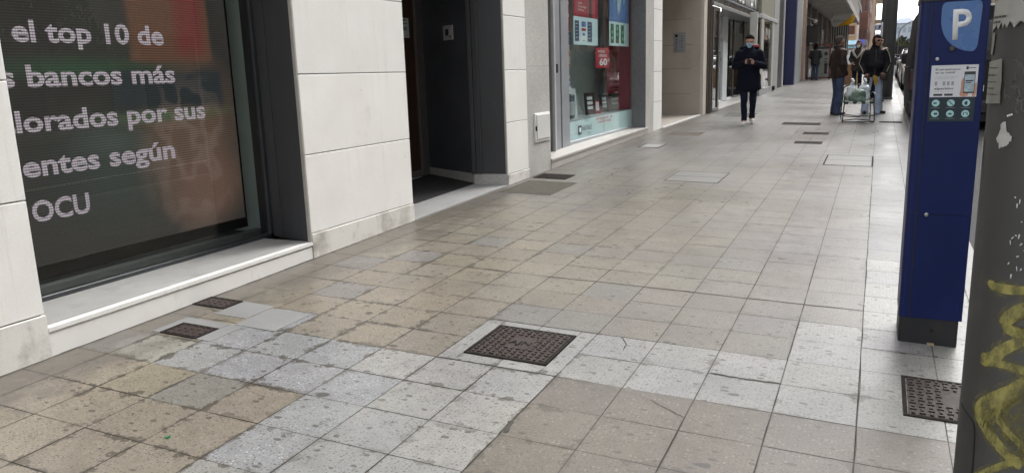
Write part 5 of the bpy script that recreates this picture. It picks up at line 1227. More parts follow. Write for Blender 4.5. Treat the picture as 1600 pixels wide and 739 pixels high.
def car(label, x, y, col, cat='car', L=4.2, hw=.87, dark=.0):
    """nose towards the viewer (-Y), y is the front bumper"""
    z = Z(x, y+2)-.0; t = thing('parked_car', label, cat, (x, y+L/2, z), group='cars parked along the kerb')
    slope = SY
    st = [(0, .62, .28, .50, .52, .93), (.06, .80, .22, .58, .62, .95), (.35, .95, .19, .70, .76, .95), (1.0, 1.0, .18, .86, .93, .94), (1.3, 1.0, .18, .90, .98, .92), (2.6, 1.0, .18, .93, 1.0, .92), (3.6, .98, .2, .95, 1.0, .90), (4.05, .93, .24, .93, .98, .90), (4.2, .84, .3, .85, .9, .92)]
    mb = MB(); mb.loft([[v+Vector((x, y, z+slope*(yy-L/2))) for v in ring(hw*k, z0, zb, zt, tm, yy)] for yy, k, z0, zb, zt, tm in st]); body = obj('body', mb, col, t)
    cab = [(1.15, .86, .93, .95), (1.75, .86, .93, 1.33), (2.2, .86, .93, 1.45), (3.2, .85, .93, 1.43), (3.75, .83, .93, 1.28), (4.1, .80, .93, .98)]
    mb = MB()
    def cring(k, zb, zt, yy):
        h2 = hw*k; tp = h2*(1-.26*(zt-zb)/.5)
        P = [(-h2, zb), (-(h2*.6+tp*.4), zb+(zt-zb)*.6), (-tp, zt-.02), (-tp*.7, zt), (tp*.7, zt), (tp, zt-.02), ((h2*.6+tp*.4), zb+(zt-zb)*.6), (h2, zb)]
        return [Vector((x+px, y+yy, z+pz+slope*(yy-L/2))) for px, pz in P]
    mb.loft([cring(k, zb-.02, zt, yy) for yy, k, zb, zt in cab]); obj('windows', mb, CARGL, t)
    mb = MB(); mb.loft([[Vector((x+px*hw, y+yy, z+pz+slope*(yy-L/2))) for px, pz in ((-.60*k, zt-.035), (-.56*k, zt+.012), (.56*k, zt+.012), (.60*k, zt-.035))] for yy, k, zt in ((1.95, .98, 1.395), (2.2, 1, 1.455), (3.2, 1, 1.435), (3.7, .97, 1.30))]); obj('roof', mb, col, t)
    mb = MB()
    for s in (-1, 1):
        mb.tube([(x+s*hw*.80, y+1.2, z+.95), (x+s*hw*.66, y+1.95, z+1.39)], .03, 6); mb.tube([(x+s*hw*.83, y+2.65, z+.92), (x+s*hw*.60, y+2.65, z+1.44)], .03, 6); mb.tube([(x+s*hw*.83, y+4.0, z+.98), (x+s*hw*.60, y+3.6, z+1.36)], .035, 6)
    obj('pillars', mb, col, t)
    for s in (-1, 1):
        for yy in (.75, 3.35): wheel(t, x+s*(hw-.10), y+yy, z+.31+slope*(yy-L/2))
        mb = MB(); mb.sphere((x+s*hw*.66, y+.15, z+.60), .1, (1.7, 1.2, .85)); obj('headlight', mb, mat('headlight', (.55, .57, .6), .1, spec=.8), t)
        mb = MB(); mb.sphere((x+s*(hw+.08), y+1.45, z+1.0), .09, (1.1, .5, .8)); obj('mirror', mb, col, t)
        mb = MB(); mb.sphere((x+s*hw*.62, y+.09, z+.34), .05, (1.5, .8, .8)); obj('fog_lamp', mb, ALU, t)
    mb = MB(); mb.box(x-.42, x+.42, y-.004, y+.12, z+.50, z+.60, bev=.02); mb.box(x-.55, x+.55, y-.004, y+.1, z+.26, z+.38, bev=.02); obj('grille', mb, BLACKP, t)
    mb = MB(); mb.box(x-.26, x+.26, y-.02, y, z+.40, z+.51, bev=.004); obj('number_plate', mb, WHITEP, t)
    return t
SILV = mat('silver car paint', (.42, .41, .38), .28, metal=.4, var=.03, coat=.5); BLU = mat('dark blue car paint', (.045, .05, .11), .25, metal=.3, var=.03, coat=.6); RED2 = mat('grey car paint', (.12, .12, .125), .25, metal=.4, var=.03, coat=.6)
car('silver car parked nearest behind the dark van', 1.62, 32.4, SILV)
car('dark blue car parked behind the silver car', 1.68, 38.2, BLU)
car('grey car parked farthest along the kerb', 1.66, 44.2, RED2)
vz = Z(1.5, 18)
vn = thing('parked_van', 'tall dark grey van parked at the kerb behind the parking meter', 'van', (1.53, 19.4, vz))
VP = mat('dark grey van paint', (.017, .017, .018), .6, var=.08, spec=.25)
vx = 1.53
def vring(hw, y, zt, zb=.16, tum=.90):
    P = [(-hw*.90, zb), (-hw*.96, zb+.12), (-hw, 1.0), (-hw*.985, 1.22), (-hw*tum*1.01, zt-.12), (-hw*tum*.94, zt)]
    P = P+[(-p, q) for p, q in P[::-1]]
    return [Vector((vx+p, y, vz+q)) for p, q in P]
mb = MB(); mb.loft([vring(.98, 17.05, 2.26), vring(1.0, 17.15, 2.3), vring(1.0, 20.3, 2.3), vring(.99, 20.9, 2.2)], smooth=False); obj('body', mb, VP, vn)
mb = MB(); mb.loft([vring(.97, 20.9, 1.5), vring(.95, 21.6, 1.25), vring(.85, 22.0, 1.0)], smooth=False); obj('bonnet', mb, VP, vn)
mb = MB(); mb.box(vx-.80, vx-.03, 17.03, 17.06, vz+1.28, vz+2.0, bev=.01); mb.box(vx+.03, vx+.80, 17.03, 17.06, vz+1.28, vz+2.0, bev=.01); obj('rear_window', mb, CARGL, vn)
mb = MB(); mb.box(vx-1.005, vx+1.005, 17.0, 17.2, vz+.30, vz+.55, bev=.03); obj('rear_bumper', mb, BLACKP, vn)
mb = MB(); mb.box(vx-1.012, vx+1.012, 17.3, 20.6, vz+1.17, vz+1.20); mb.box(vx-.012, vx+.012, 17.035, 17.05, vz+.56, vz+2.2); obj('body_seam', mb, BLACKP, vn)
mb = MB(); mb.box(vx-.85, vx+.85, 17.3, 21.4, vz+.2, vz+.44); obj('underbody', mb, BLACKP, vn)
for s in (-1, 1):
    for y in (17.9, 20.95): wheel(vn, vx+s*.69, y, vz+.33, .33, .22)
    mb = MB(); mb.box(vx+s*.94-.05, vx+s*.94+.05, 17.02, 17.12, vz+.75, vz+1.15, bev=.01); obj('tail_light', mb, mat('tail light', (.03, .004, .004), .2), vn)
    mb = MB(); mb.box(vx+s*1.0-.07, vx+s*1.0+.07, 20.8, 20.9, vz+1.25, vz+1.5, bev=.03); obj('mirror', mb, BLACKP, vn)
mb = MB(); mb.box(vx-.26, vx+.26, 17.02, 17.05, vz+.72, vz+.83); obj('number_plate', mb, WHITEP, vn)

# ================================================================== far end on the right: dark wall, trees, houses
dw = thing('boundary_wall', 'dark wall with a pale rail closing the far end of the road', 'wall', (5, 75, 1.3))
mb = MB(); mb.box(.95, 11, 75, 75.4, .8, 2.80, bev=.02); obj('wall', mb, mat('dark far wall', (.035, .036, .037), .8), dw)
mb = MB(); mb.tube([(.95, 74.9, 2.12), (11, 74.9, 2.12)], .03, 6); obj('rail', mb, ALU, dw)
def leaves(mb, c, rad, n, s, mi=0):
    for _ in range(n):
        while True:
            p = Vector((random.uniform(-1, 1), random.uniform(-1, 1), random.uniform(-1, 1)))
            if .25 < p.length < 1: break
        q = Vector(c)+Vector((p.x*rad[0], p.y*rad[1], p.z*rad[2])); e = Euler((random.uniform(0, 6), random.uniform(0, 6), random.uniform(0, 6))).to_matrix()
        k = s*random.uniform(.6, 1.3); mb.poly([q+e @ Vector(v)*k for v in ((-1, 0, 0), (0, -.45, .1), (1, 0, 0), (0, .45, .1))], mi)
LEAF = [mat('leaf light green', (.095, .115, .04), .7, var=.35, scale=1.5), mat('leaf mid green', (.06, .08, .035), .7, var=.35, scale=1.5), mat('leaf dark green', (.04, .05, .032), .7, var=.35, scale=1.5)]
BARK = mat('bark', (.09, .07, .05), .9, var=.2)
def tree(label, x, y, zb, h, r, n, k, seed):
    random.seed(seed); t = thing('tree', label, 'tree', (x, y, zb))
    mb = MB(); mb.tube([(x, y, zb-.2), (x+.05, y, zb+h*.3), (x-.04, y+.05, zb+h*.55), (x, y, zb+h*.8)], [.16*r/2+.03, .12*r/2+.02, .08*r/2+.02, .03], 9)
    for q in range(6):
        a = q*1.05+seed; mb.tube([(x, y, zb+h*(.35+.06*q)), (x+.45*r*math.cos(a), y+.45*r*math.sin(a), zb+h*(.52+.06*q)), (x+.75*r*math.cos(a), y+.75*r*math.sin(a), zb+h*(.62+.05*q))], [.05*r/2+.02, .035, .012], 6)
    obj('trunk', mb, BARK, t)
    mb = MB()
    for q in range(16):
        a = random.uniform(0, 6.28); rr = r*random.uniform(.1, .72); zz = zb+h*random.uniform(.48, .92); s = r*random.uniform(.28, .46)
        leaves(mb, (x+rr*math.cos(a), y+rr*math.sin(a), zz), (s, s, s*.8), n//16, .05*r+.05, (k+(q % 3 == 0)) % 3)
    obj('crown', mb, LEAF, t); return t
tree('pale green rounded tree beyond the dark wall, left of the others', 1.35, 86, 1.0, 2.6, 1.3, 1500, 0, 2)
tree('mid green tree beyond the dark wall, second from the left', 2.6, 90, 1.0, 3.0, 1.6, 1500, 1, 4)
tree('dark green tree beyond the dark wall behind the van roof', 4.4, 88, 1.0, 3.4, 1.8, 1800, 2, 6)
tree('broad green tree farther right beyond the dark wall', 7.5, 92, 1.0, 4.2, 2.4, 1800, 1, 8)
tree('leafy dark street tree across the road before the apartment block', 11.5, 31, .5, 6.5, 2.3, 2600, 2, 12)
tree('smaller street tree across the road before the apartment block', 11.5, 14, .2, 5.4, 1.8, 2000, 1, 15)
HZ = mat('haze tinted grey facade', (.36, .40, .46), .9, var=.08); HZW = mat('haze tinted window', (.24, .28, .34), .8)  # far haze is mixed into these pale wall, roof and window colours
def far_house(label, x, y, w, z0, z1):
    t = thing('far_house', label, 'house', (x+w/2, y, z0)); mb = MB(); mb.box(x, x+w, y, y+12, z0-8, z1); obj('wall', mb, HZ, t)
    mb = MB(); mb.hexa([(x-.5, y-.5, z1), (x+w+.5, y-.5, z1), (x+w+.5, y+12, z1), (x-.5, y+12, z1), (x+w*.2, y+4, z1+2), (x+w*.8, y+4, z1+2), (x+w*.8, y+8, z1+2), (x+w*.2, y+8, z1+2)]); obj('roof', mb, HZW, t)
    for k in range(3):
        mb = MB(); mb.box(x+w*(.12+.3*k), x+w*(.28+.3*k), y-.1, y+.1, z1-3.4, z1-1.4); obj('window', mb, HZW, t)
random.seed(4)
far_house('haze tinted blue grey distant block just right of the thick pole', 4.6, 330, 6, 2, 15.5)
far_house('haze tinted low distant house in the middle of the far skyline', 11.5, 350, 7, 2, 12)
far_house('haze tinted distant house toward the van at the far skyline', 19.5, 340, 8, 2, 13)
far_house('haze tinted distant house partly behind the van roof', 29, 345, 8, 2, 13.5)

# ================================================================== people
SKIN = mat('skin', (.42, .24, .17), .55, var=.06, scale=12); SKIN2 = mat('tanned skin', (.34, .185, .125), .55, var=.08, scale=12)
def remesh(mb, voxel, smooth=4):
    me = bpy.data.meshes.new('tmp'); mb.b.to_mesh(me); mb.b.free(); o = bpy.data.objects.new('tmp', me); COL.objects.link(o)
    m = o.modifiers.new('r', 'REMESH'); m.mode = 'VOXEL'; m.voxel_size = voxel; m.use_smooth_shade = True
    if smooth: s = o.modifiers.new('s', 'SMOOTH'); s.iterations = smooth; s.factor = .5
    dg = bpy.context.evaluated_depsgraph_get(); r = bpy.data.meshes.new_from_object(o.evaluated_get(dg))
    bpy.data.objects.remove(o); bpy.data.meshes.remove(me)
    q = MB(); q.b.from_mesh(r); bpy.data.meshes.remove(r)
    for f in q.b.faces: f.smooth = True; f.material_index = 0
    return q
def lobj(name, mb, mats, parent):
    """mesh already in the thing's own coordinates"""
    o = obj(name, mb, mats); o.parent = parent; return o
V = Vector
def folds(mb, amp, seed):
    """small cloth creases"""
    from mathutils import noise as nz
    for v in mb.b.verts:
        n = nz.noise(Vector((v.co.x*5+seed, v.co.y*5, v.co.z*9)))+.35*nz.noise(Vector((v.co.x*12, v.co.y*12+seed, v.co.z*18)))
        v.co += v.normal*amp*n
    return mb
def hand(mb, wrist, d, n, curl=.5, side=1):
    """palm, four unequal bent fingers and a thumb leaving the side of the palm"""
    d = V(d).normalized(); n = (V(n)-d*V(n).dot(d)).normalized(); s = d.cross(n)*side
    w = V(wrist); pc = w+d*.085
    mb.cap(w, w+d*.03, .024, .026, (1, 1, 1)); 
    for k in (-1.2, -.4, .4, 1.2): mb.cap(w+d*.02+s*k*.012, pc+s*k*.0185, .015, .0125)
    for k, L in ((-1.2, .062), (-.4, .074), (.4, .080), (1.2, .070)):
        a = pc+s*k*.0185; b1 = a+(d*math.cos(curl)+n*math.sin(curl))*L*.5; b2 = b1+(d*math.cos(curl*2)+n*math.sin(curl*2))*L*.5
        mb.cap(a, b1, .0105, .0095); mb.cap(b1, b2, .0095, .0075)
    a = w+d*.03+s*.024; b1 = a+(d*.6+s*.65+n*.35).normalized()*.04; b2 = b1+(d*.85+n*.5).normalized()*.032
    mb.cap(a, b1, .0125, .011); mb.cap(b1, b2, .011, .009)
def person(label, loc, rz, J, c, group=None):
    """J: joints in the figure's own frame (faces -Y); c: colours and options"""
    t = thing('person', label, 'person', loc, group); t.rotation_euler = (0, 0, rz)
    hd, nk = V(J['head']), V(J['neck']); f = V(J.get('face', (0, -1, 0))).normalized(); upv = V((0, 0, 1)); sd_ = f.cross(upv).normalized(); uh = sd_.cross(f)
    P = lambda a, b_, k: hd+sd_*a+f*b_+uh*k
    mb = MB()
    # head: skull, face, jaw, nose, ears
    mb.cap(P(0, -.022, .028), P(0, .012, .018), .084, .080, (1, 1, 1)); mb.cap(P(0, .02, .01), P(0, .045, -.075), .066, .040)
    mb.cap(P(0, .05, -.025), P(0, .055, -.068), .05, .034); mb.cap(P(0, .088, .012), P(0, .108, -.022), .010, .015); mb.cap(P(-.03, .07, .028), P(.03, .07, .028), .022, .022)
    mb.cap(P(-.018, .088, -.050), P(.018, .088, -.050), .009, .009); mb.cap(P(-.016, .085, -.062), P(.016, .085, -.062), .009, .009)
    for s in (-1, 1): mb.cap(P(s*.080, -.012, .012), P(s*.084, -.014, -.018), .018, .013, (.45, 1, 1.1))
    mb.cap(nk, P(0, -.015, -.05), .060, .054); sh = [V(q) for q in J['sh']]; hips = [V(q) for q in J['hip']]
    ch = (sh[0]+sh[1])/2-V((0, 0, .13)); pel = (hips[0]+hips[1])/2+V((0, 0, .05))
    mb.cap(nk-V((0, 0, .02)), ch, .07, .12, (1.15, .8, 1)); mb.cap(ch, pel, .125, .125, (1.15, .75, 1))
    for s in (0, 1):
        el, wr = V(J['el'][s]), V(J['wr'][s]); mb.cap(ch+V((0, 0, .10)), sh[s], .06, .055); mb.cap(sh[s], el, .05, .038); mb.cap(el, wr, .038, .026)
        hd_ = J['hand'][s]; hand(mb, wr, hd_[0], hd_[1], hd_[2] if len(hd_) > 2 else .5, hd_[3] if len(hd_) > 3 else 1)
        kn, an = V(J['kn'][s]), V(J['an'][s]); mb.cap(pel, hips[s], .10, .085); mb.cap(hips[s], kn, .080, .052); mb.cap(kn, an, .052, .036); mb.cap(an, an+V(J['toe'][s])*.12-V((0, 0, .045)), .036, .03)
    body = remesh(mb, .0085, 3)
    for s in (-1, 1):
        body.sphere(P(s*.031, .0835, .010), .0125, (1, .6, .7), mi=1, u=10, v=6)
        body.cap(P(s*.018, .092, .030), P(s*.046, .084, .030), .0045, .0045, mi=2)
    body.cap(P(-.02, .0955, -.056), P(.02, .0955, -.056), .003, .003, mi=3)
    lobj('body', body, [c['skin'], mat('eye', (.05, .04, .035), .2), c['hairm'], mat('lips', (.33, .13, .11), .5)], t)
    # trousers
    mb = MB(); k = c.get('leg', 1.0)
    for s in (0, 1):
        kn, an = V(J['kn'][s]), V(J['an'][s]); mb.cap(pel, hips[s], .125*k, .105*k, (1.05, .9, 1)); mb.cap(hips[s], kn, .100*k, .074*k); mb.cap(kn, an+V((0, 0, .02)), .074*k, c.get('cuff', .062)*k); mb.cap(an+V((0, 0, .05)), an-V((0, 0, c.get('drop', .03))), c.get('cuff', .062)*k, c.get('cuff', .062)*k*1.04)
    lobj('trousers', folds(remesh(mb, .013, 3), .011, 3), c['trm'], t)
    # shoes
    for s in (0, 1):
        an = V(J['an'][s]); d = V(J['toe'][s]); mb = MB(); fl = an.z-.085
        h0 = V((an.x, an.y, fl+.045))-d*.05; h1 = V((an.x, an.y, fl+.04))+d*.15
        mb.cap(h0, h1, .042, .034, (1, 1, .95), (1.1, 1.1, .85)); mb.cap(V((an.x, an.y, fl+.105)), h0+V((0, 0, .02))+d*.06, .046, .046)
        q = remesh(mb, .008, 3)
        for v in q.b.verts: v.co.z = max(v.co.z, fl+.004)
        sh_o = lobj('shoe', q, c['shm'], t)
        mb = MB(); mb.cap(V((an.x, an.y, fl+.010))-d*.06, V((an.x, an.y, fl+.010))+d*.155, .044, .04, (1, 1, .22)); lobj('sole', mb, c.get('solem', WHITEP), sh_o)
    # jacket
    mb = MB(); hem = J['hem']; g = c.get('bulk', 1.0); bel = c.get('belly', 0)
    mb.cap(nk-V((0, 0, .035)), ch+V((0, 0, .02)), .085, .15*g, (1.2, .85, 1), (1.15, .82, 1)); mb.cap(ch, ch*.45+pel*.55+V((0, -.03*bel, 0)), .152*g, .155*g*(1+.1*bel), (1.15, .82, 1), (1.15, .9+.12*bel, 1)); mb.cap(ch*.45+pel*.55, V((pel.x, pel.y, hem+.06)), .155*g, .16*g, (1.15, .9, 1), (1.15, .92, .5))
    if hem < .75: mb.cap(pel, V((pel.x, pel.y, hem+.03)), .17*g, .175*g, (1.15, .95, 1), (1.2, 1, .3))
    for s in (0, 1):
        el, wr = V(J['el'][s]), V(J['wr'][s]); mb.cap(ch+V((0, 0, .07)), sh[s]-V((0, 0, .025)), .085*g, .068*g); mb.cap(sh[s]-V((0, 0, .025)), el, .070*g, .062*g); mb.cap(el, wr+(el-wr).normalized()*.02, .064*g, .046*g)
    q = remesh(mb, .013, 3)
    jk = lobj('jacket', folds(q, c.get('fold', .011), 8), c['jkm'], t)
    mb = MB(); mb.lathe([(.075, -.03), (.084, .0), (.080, .045), (.070, .05), (.066, .0)], (nk.x, nk.y+.005, nk.z+.005), 20); lobj('collar', mb, c.get('colm', c['jkm']), t)
    # hair
    mb = MB(); 
    mb.cap(P(0, -.034, .040), P(0, -.018, .060), .088, .075); mb.cap(P(0, -.05, .02), P(0, -.055, -.03), .078, .058); mb.cap(P(-.03, .030, .088), P(.03, .030, .088), .026, .026)
    for s in (-1, 1): mb.cap(P(s*.058, -.03, .03), P(s*.062, -.022, .0), .030, .020)
    if c.get('long'): mb.cap(P(0, -.055, .0), P(0, -.06, -.10), .085, .06); mb.cap(P(0, .02, .075), P(0, .045, .07), .055, .04); [mb.cap(P(s*.06, -.02, .02), P(s*.068, -.02, -.07), .042, .03) for s in (-1, 1)]
    q = remesh(mb, .009, 1)
    for v in q.b.verts: v.co += v.normal*random.uniform(-.004, .005)
    lobj('hair', folds(q, .010, 2), c['hairm'], t)
    return t, P, sd_, f, uh
def wpt(t, p): return Matrix.Translation(t.location) @ t.rotation_euler.to_matrix().to_4x4() @ V(p)
DKHAIR = mat('dark hair', (.010, .008, .007), .9, spec=.15, var=.3, scale=40); GRHAIR = mat('grey hair', (.075, .068, .062), .9, spec=.1, var=.3, scale=40); BRHAIR = mat('brown hair', (.030, .016, .012), .85, spec=.2, var=.3, scale=40)
NAVYC = mat('navy parka cloth', (.007, .008, .017), .95, var=.15, scale=8, spec=.15); DJEAN = mat('dark navy jeans', (.010, .012, .027), .95, var=.2, scale=10, spec=.2)
WSHOE = mat('white trainer', (.78, .78, .77), .6, var=.05); BLSHOE = mat('black shoe', (.012, .012, .013), .5)
BROWNL = mat('brown leather', (.024, .014, .012), .6, spec=.3, var=.3, scale=7); JEAN = mat('blue denim', (.040, .060, .115), .9, var=.3, scale=9); LJEAN = mat('light blue denim', (.46, .54, .68), .9, var=.22, scale=6)
BLACKJ = mat('black track jacket cloth', (.009, .009, .012), .75, var=.2, scale=8, spec=.25)
# --- man walking towards us
x, y = -2.36, 16.36
J1 = dict(head=(.0, -.05, 1.625), neck=(0, .0, 1.50), face=(-.06, -1, -.30), sh=[(-.185, 0, 1.42), (.185, 0, 1.42)], el=[(-.265, .0, 1.16), (.275, .0, 1.16)], wr=[(-.085, -.255, 1.215), (.10, -.255, 1.205)],
          hand=[((.75, -.45, .22), (.3, .5, .6), .6, 1), ((-.75, -.45, .22), (-.3, .5, .6), .6, -1)], hip=[(-.095, 0, .90), (.095, 0, .90)], kn=[(-.075, -.13, .50), (.095, .03, .485)], an=[(-.065, -.06, .085), (.085, .33, .115)], toe=[(-.12, -.99, 0), (.1, -.98, 0)], hem=.68)
m1, P1, s1, f1, u1 = person('man in a long navy parka and blue face mask walking while looking at a phone', (x, y, G(x, y)), R(8), J1, dict(skin=SKIN, hairm=DKHAIR, trm=DJEAN, shm=WSHOE, jkm=NAVYC, leg=.94, cuff=.062, drop=-.03, bulk=1.20))
mb = MB(); mb.cap(P1(0, .052, -.030), P1(0, .060, -.070), .064, .045, (1.02, .9, .8)); lobj('face_mask', remesh(mb, .007, 2), mat('pale blue mask', (.33, .52, .70), .8, var=.05), m1)
mb = MB(); mb.cap((-.13, .06, 1.50), (.13, .08, 1.51), .055, .06); mb.cap((-.10, .13, 1.47), (.10, .13, 1.47), .07, .07); lobj('hood', folds(remesh(mb, .012, 3), .012, 4), NAVYC, m1)
mb = MB(); mb.cap((.07, .035, 1.545), (.155, .05, 1.535), .026, .034); lobj('hood_lining', remesh(mb, .010, 2), mat('red lining', (.32, .02, .03), .7), m1)
ph = thing('phone', 'black phone held in both hands by the man in the navy parka', 'phone', wpt(m1, (0, -.335, 1.235))); ph.rotation_euler = (R(-40), 0, R(8))
mb = MB(); mb.box(-.036, .036, -.075, .075, -.004, .004, bev=.003); lobj('case', mb, BLACKP, ph); mb = MB(); mb.box(-.033, .033, -.071, .071, .004, .0048); lobj('screen', mb, CARGL, ph)
# --- man in brown leather jacket, turned away to the right
x, y = -.83, 19.2
J2 = dict(head=(.02, -.02, 1.605), neck=(0, .02, 1.475), face=(.25, -1, -.05), sh=[(-.19, .0, 1.40), (.19, .0, 1.40)], el=[(-.25, .03, 1.12), (.24, .05, 1.12)], wr=[(-.22, -.08, .88), (.215, -.05, .87)],
          hand=[((.1, -.2, -1), (.8, -.3, 0), .5, 1), ((-.1, -.2, -1), (-.8, -.3, 0), .5, -1)], hip=[(-.095, 0, .89), (.095, 0, .89)], kn=[(-.10, -.02, .48), (.10, -.03, .48)], an=[(-.10, .03, .085), (.11, .0, .085)], toe=[(-.1, -.99, 0), (.15, -.98, 0)], hem=.80)
m2, P2, s2, f2, u2 = person('man with short grey hair in a brown leather jacket and jeans, seen from behind', (x, y, G(x, y)), R(118), J2, dict(skin=SKIN2, hairm=GRHAIR, trm=JEAN, shm=BLSHOE, jkm=BROWNL, leg=1.0, cuff=.078, bulk=1.12, belly=.6, solem=BLSHOE))
# --- man in black track jacket
x, y = -.10, 19.66
J3 = dict(head=(.03, -.05, 1.61), neck=(0, .0, 1.475), face=(.55, -1, -.08), sh=[(-.19, .0, 1.38), (.19, .0, 1.38)], el=[(-.275, .02, 1.12), (.275, .0, 1.12)], wr=[(-.195, -.13, .90), (.205, -.15, .91)],
          hand=[((.45, -.35, -.8), (.5, .6, 0), .7, 1), ((-.55, -.35, -.75), (-.5, .6, 0), .7, -1)], hip=[(-.10, 0, .89), (.10, 0, .89)], kn=[(-.13, -.03, .48), (.12, -.03, .48)], an=[(-.145, .02, .085), (.14, .02, .085)], toe=[(-.1, -.99, 0), (.72, -.69, 0)], hem=.82)
m3, P3, s3, f3, u3 = person('man in sunglasses and black track jacket with pale blue jeans facing us', (x, y, G(x, y)), R(6), J3, dict(skin=SKIN2, hairm=BRHAIR, trm=LJEAN, shm=BLSHOE, jkm=BLACKJ, leg=1.02, cuff=.085, bulk=1.14, belly=1.0, long=True, solem=BLSHOE))
mb = MB()
for s in (-1, 1): mb.cap(P3(s*.033, .093, .012), P3(s*.038, .088, .008), .022, .020, (1, .5, .8)); mb.tube([P3(s*.055, .085, .018), P3(s*.085, -.01, .016)], .004, 6)
mb.tube([P3(-.012, .102, .018), P3(.012, .102, .018)], .004, 6); lobj('sunglasses', mb, mat('black lens', (.006, .006, .007), .1), m3)
mb = MB()
for s in (-1, 1): mb.tube([(s*.10, -.02, 1.485), (s*.215, -.045, 1.435), (s*.285, -.06, 1.30), (s*.325, -.055, 1.12), (s*.265, -.14, 1.0), (s*.235, -.185, .92)], .007, 6)
lobj('sleeve_piping', mb, mat('cream piping', (.52, .47, .36), .6), m3)
mb = MB(); mb.box(-.006, .006, -.205, -.150, .86, 1.42); lobj('zip', mb, mat('grey zip', (.05, .05, .055), .4), m3)
bgm = mat('worn brown pouch', (.055, .028, .022), .6, var=.3, scale=14)
bo = thing('gloves', 'pair of dark brown work gloves held at the waist by the man in sunglasses', 'gloves', wpt(m3, (-.18, -.22, .70)))
mb = MB(); mb.cap(wpt(m3, (-.17, -.24, .80)), wpt(m3, (-.15, -.25, .73)), .07, .05, (1, .6, 1)); mb.cap(wpt(m3, (.17, -.24, .82)), wpt(m3, (.20, -.24, .77)), .075, .05, (1.1, .6, 1)); obj('leather', folds(remesh(mb, .012, 2), .01, 5), bgm, bo)
yb = thing('yellow_cloth', 'yellow cloth bag dangling from the hands of the man in sunglasses', 'bag', wpt(m3, (.0, -.28, .62)))
mb = MB(); mb.cap(wpt(m3, (-.02, -.29, .83)), wpt(m3, (.01, -.29, .66)), .036, .03, (1, .6, 1)); mb.cap(wpt(m3, (.02, -.29, .82)), wpt(m3, (.045, -.29, .72)), .03, .03, (1, .6, 1)); obj('cloth', folds(remesh(mb, .010, 2), .01, 9), mat('mustard cloth', (.36, .24, .045), .8, var=.2, scale=12), yb)
# --- people farther away
JS = dict(head=(0, -.02, 1.56), neck=(0, 0, 1.43), face=(0, -1, -.1), sh=[(-.17, 0, 1.35), (.17, 0, 1.35)], el=[(-.24, .02, 1.08), (.24, .02, 1.08)], wr=[(-.15, -.16, .98), (.17, -.14, .95)],
          hand=[((.4, -.6, -.5), (.6, .4, 0), .5, 1), ((-.4, -.6, -.5), (-.6, .4, 0), .5, -1)], hip=[(-.09, 0, .86), (.09, 0, .86)], kn=[(-.09, -.02, .46), (.09, -.02, .46)], an=[(-.09, .02, .085), (.09, .04, .085)], toe=[(-.1, -.99, 0), (.1, -.99, 0)], hem=.70)
x, y = -.66, 29
mw_, Pw, _, _, _ = person('woman in a dark coat and pale scarf behind the man in sunglasses', (x, y, G(x, y)), R(-10), JS, dict(skin=SKIN, hairm=mat('auburn hair', (.09, .02, .02), .6), trm=DJEAN, shm=BLSHOE, jkm=mat('dark brown coat', (.022, .017, .016), .8), leg=.9, bulk=1.0, long=True, solem=BLSHOE))
mb = MB(); mb.cap(Pw(0, .05, -.03), Pw(0, .058, -.07), .06, .045, (1, .9, .8)); lobj('face_mask', remesh(mb, .008, 2), PAPER, mw_)
mb = MB(); mb.tube([(-.16, -.10, 1.36), (-.10, -.15, 1.25), (0, -.17, 1.12), (.10, -.15, 1.25), (.16, -.09, 1.36)], .035, 8); lobj('scarf', mb, mat('pale scarf', (.38, .365, .34), .8), mw_)
x, y = -2.70, 39.2
JB = dict(JS); JB['face'] = (0, -1, -.2)
person('person in a black top and jeans standing with back turned at the cafe terrace', (x, y, G(x, y)), R(175), JB, dict(skin=SKIN, hairm=DKHAIR, trm=JEAN, shm=BLSHOE, jkm=mat('black top', (.012, .014, .016), .7), leg=.9, bulk=1.02, long=True, solem=BLSHOE))
x, y = -.04, 24.0
JH = dict(J2); JH['head'] = (.02, -.02, 1.70); JH['neck'] = (0, .02, 1.56)
person('passer by hidden except the brown haired head above the man in sunglasses', (x, y, G(x, y)), R(20), J2, dict(skin=SKIN, hairm=BRHAIR, trm=DJEAN, shm=BLSHOE, jkm=mat('grey coat', (.07, .07, .075), .8), solem=BLSHOE))

# ================================================================== folding chair with bags
cx, cy = -.36, 17.45; cz = G(cx, cy)
fc = thing('folding_chair', 'dark green tubular folding chair with webbed seat standing on the pavement', 'chair', (cx, cy, cz)); fc.rotation_euler = (0, 0, R(8))
TUBE = mat('dark green tube', (.016, .028, .022), .4, metal=.2)
def arc(p): return sm3([V(q) for q in p], 2)
def sm3(p, n):
    for _ in range(n):
        q = [p[0]]
        for a, c in zip(p, p[1:]): q += [a.lerp(c, .25), a.lerp(c, .75)]
        p = q+[p[-1]]
    return p
T_ = .011
for nm, s in (('leg_loop', -1), ('leg_loop', 1)):
    mb = MB(); mb.tube(arc([(s*.27, -.24, .40), (s*.285, -.26, .22), (s*.30, -.28, .015), (s*.27, -.10, .015), (s*.27, .18, .015), (s*.28, .24, .12), (s*.27, .22, .40)]), T_, 8); lobj(nm, mb, TUBE, fc)
for s in (-1, 1):
    mb = MB(); mb.tube(arc([(s*.27, -.25, .38), (s*.285, -.24, .56), (s*.27, -.05, .60), (s*.27, .15, .58), (s*.26, .26, .50)]), T_, 8); lobj('armrest', mb, TUBE, fc)
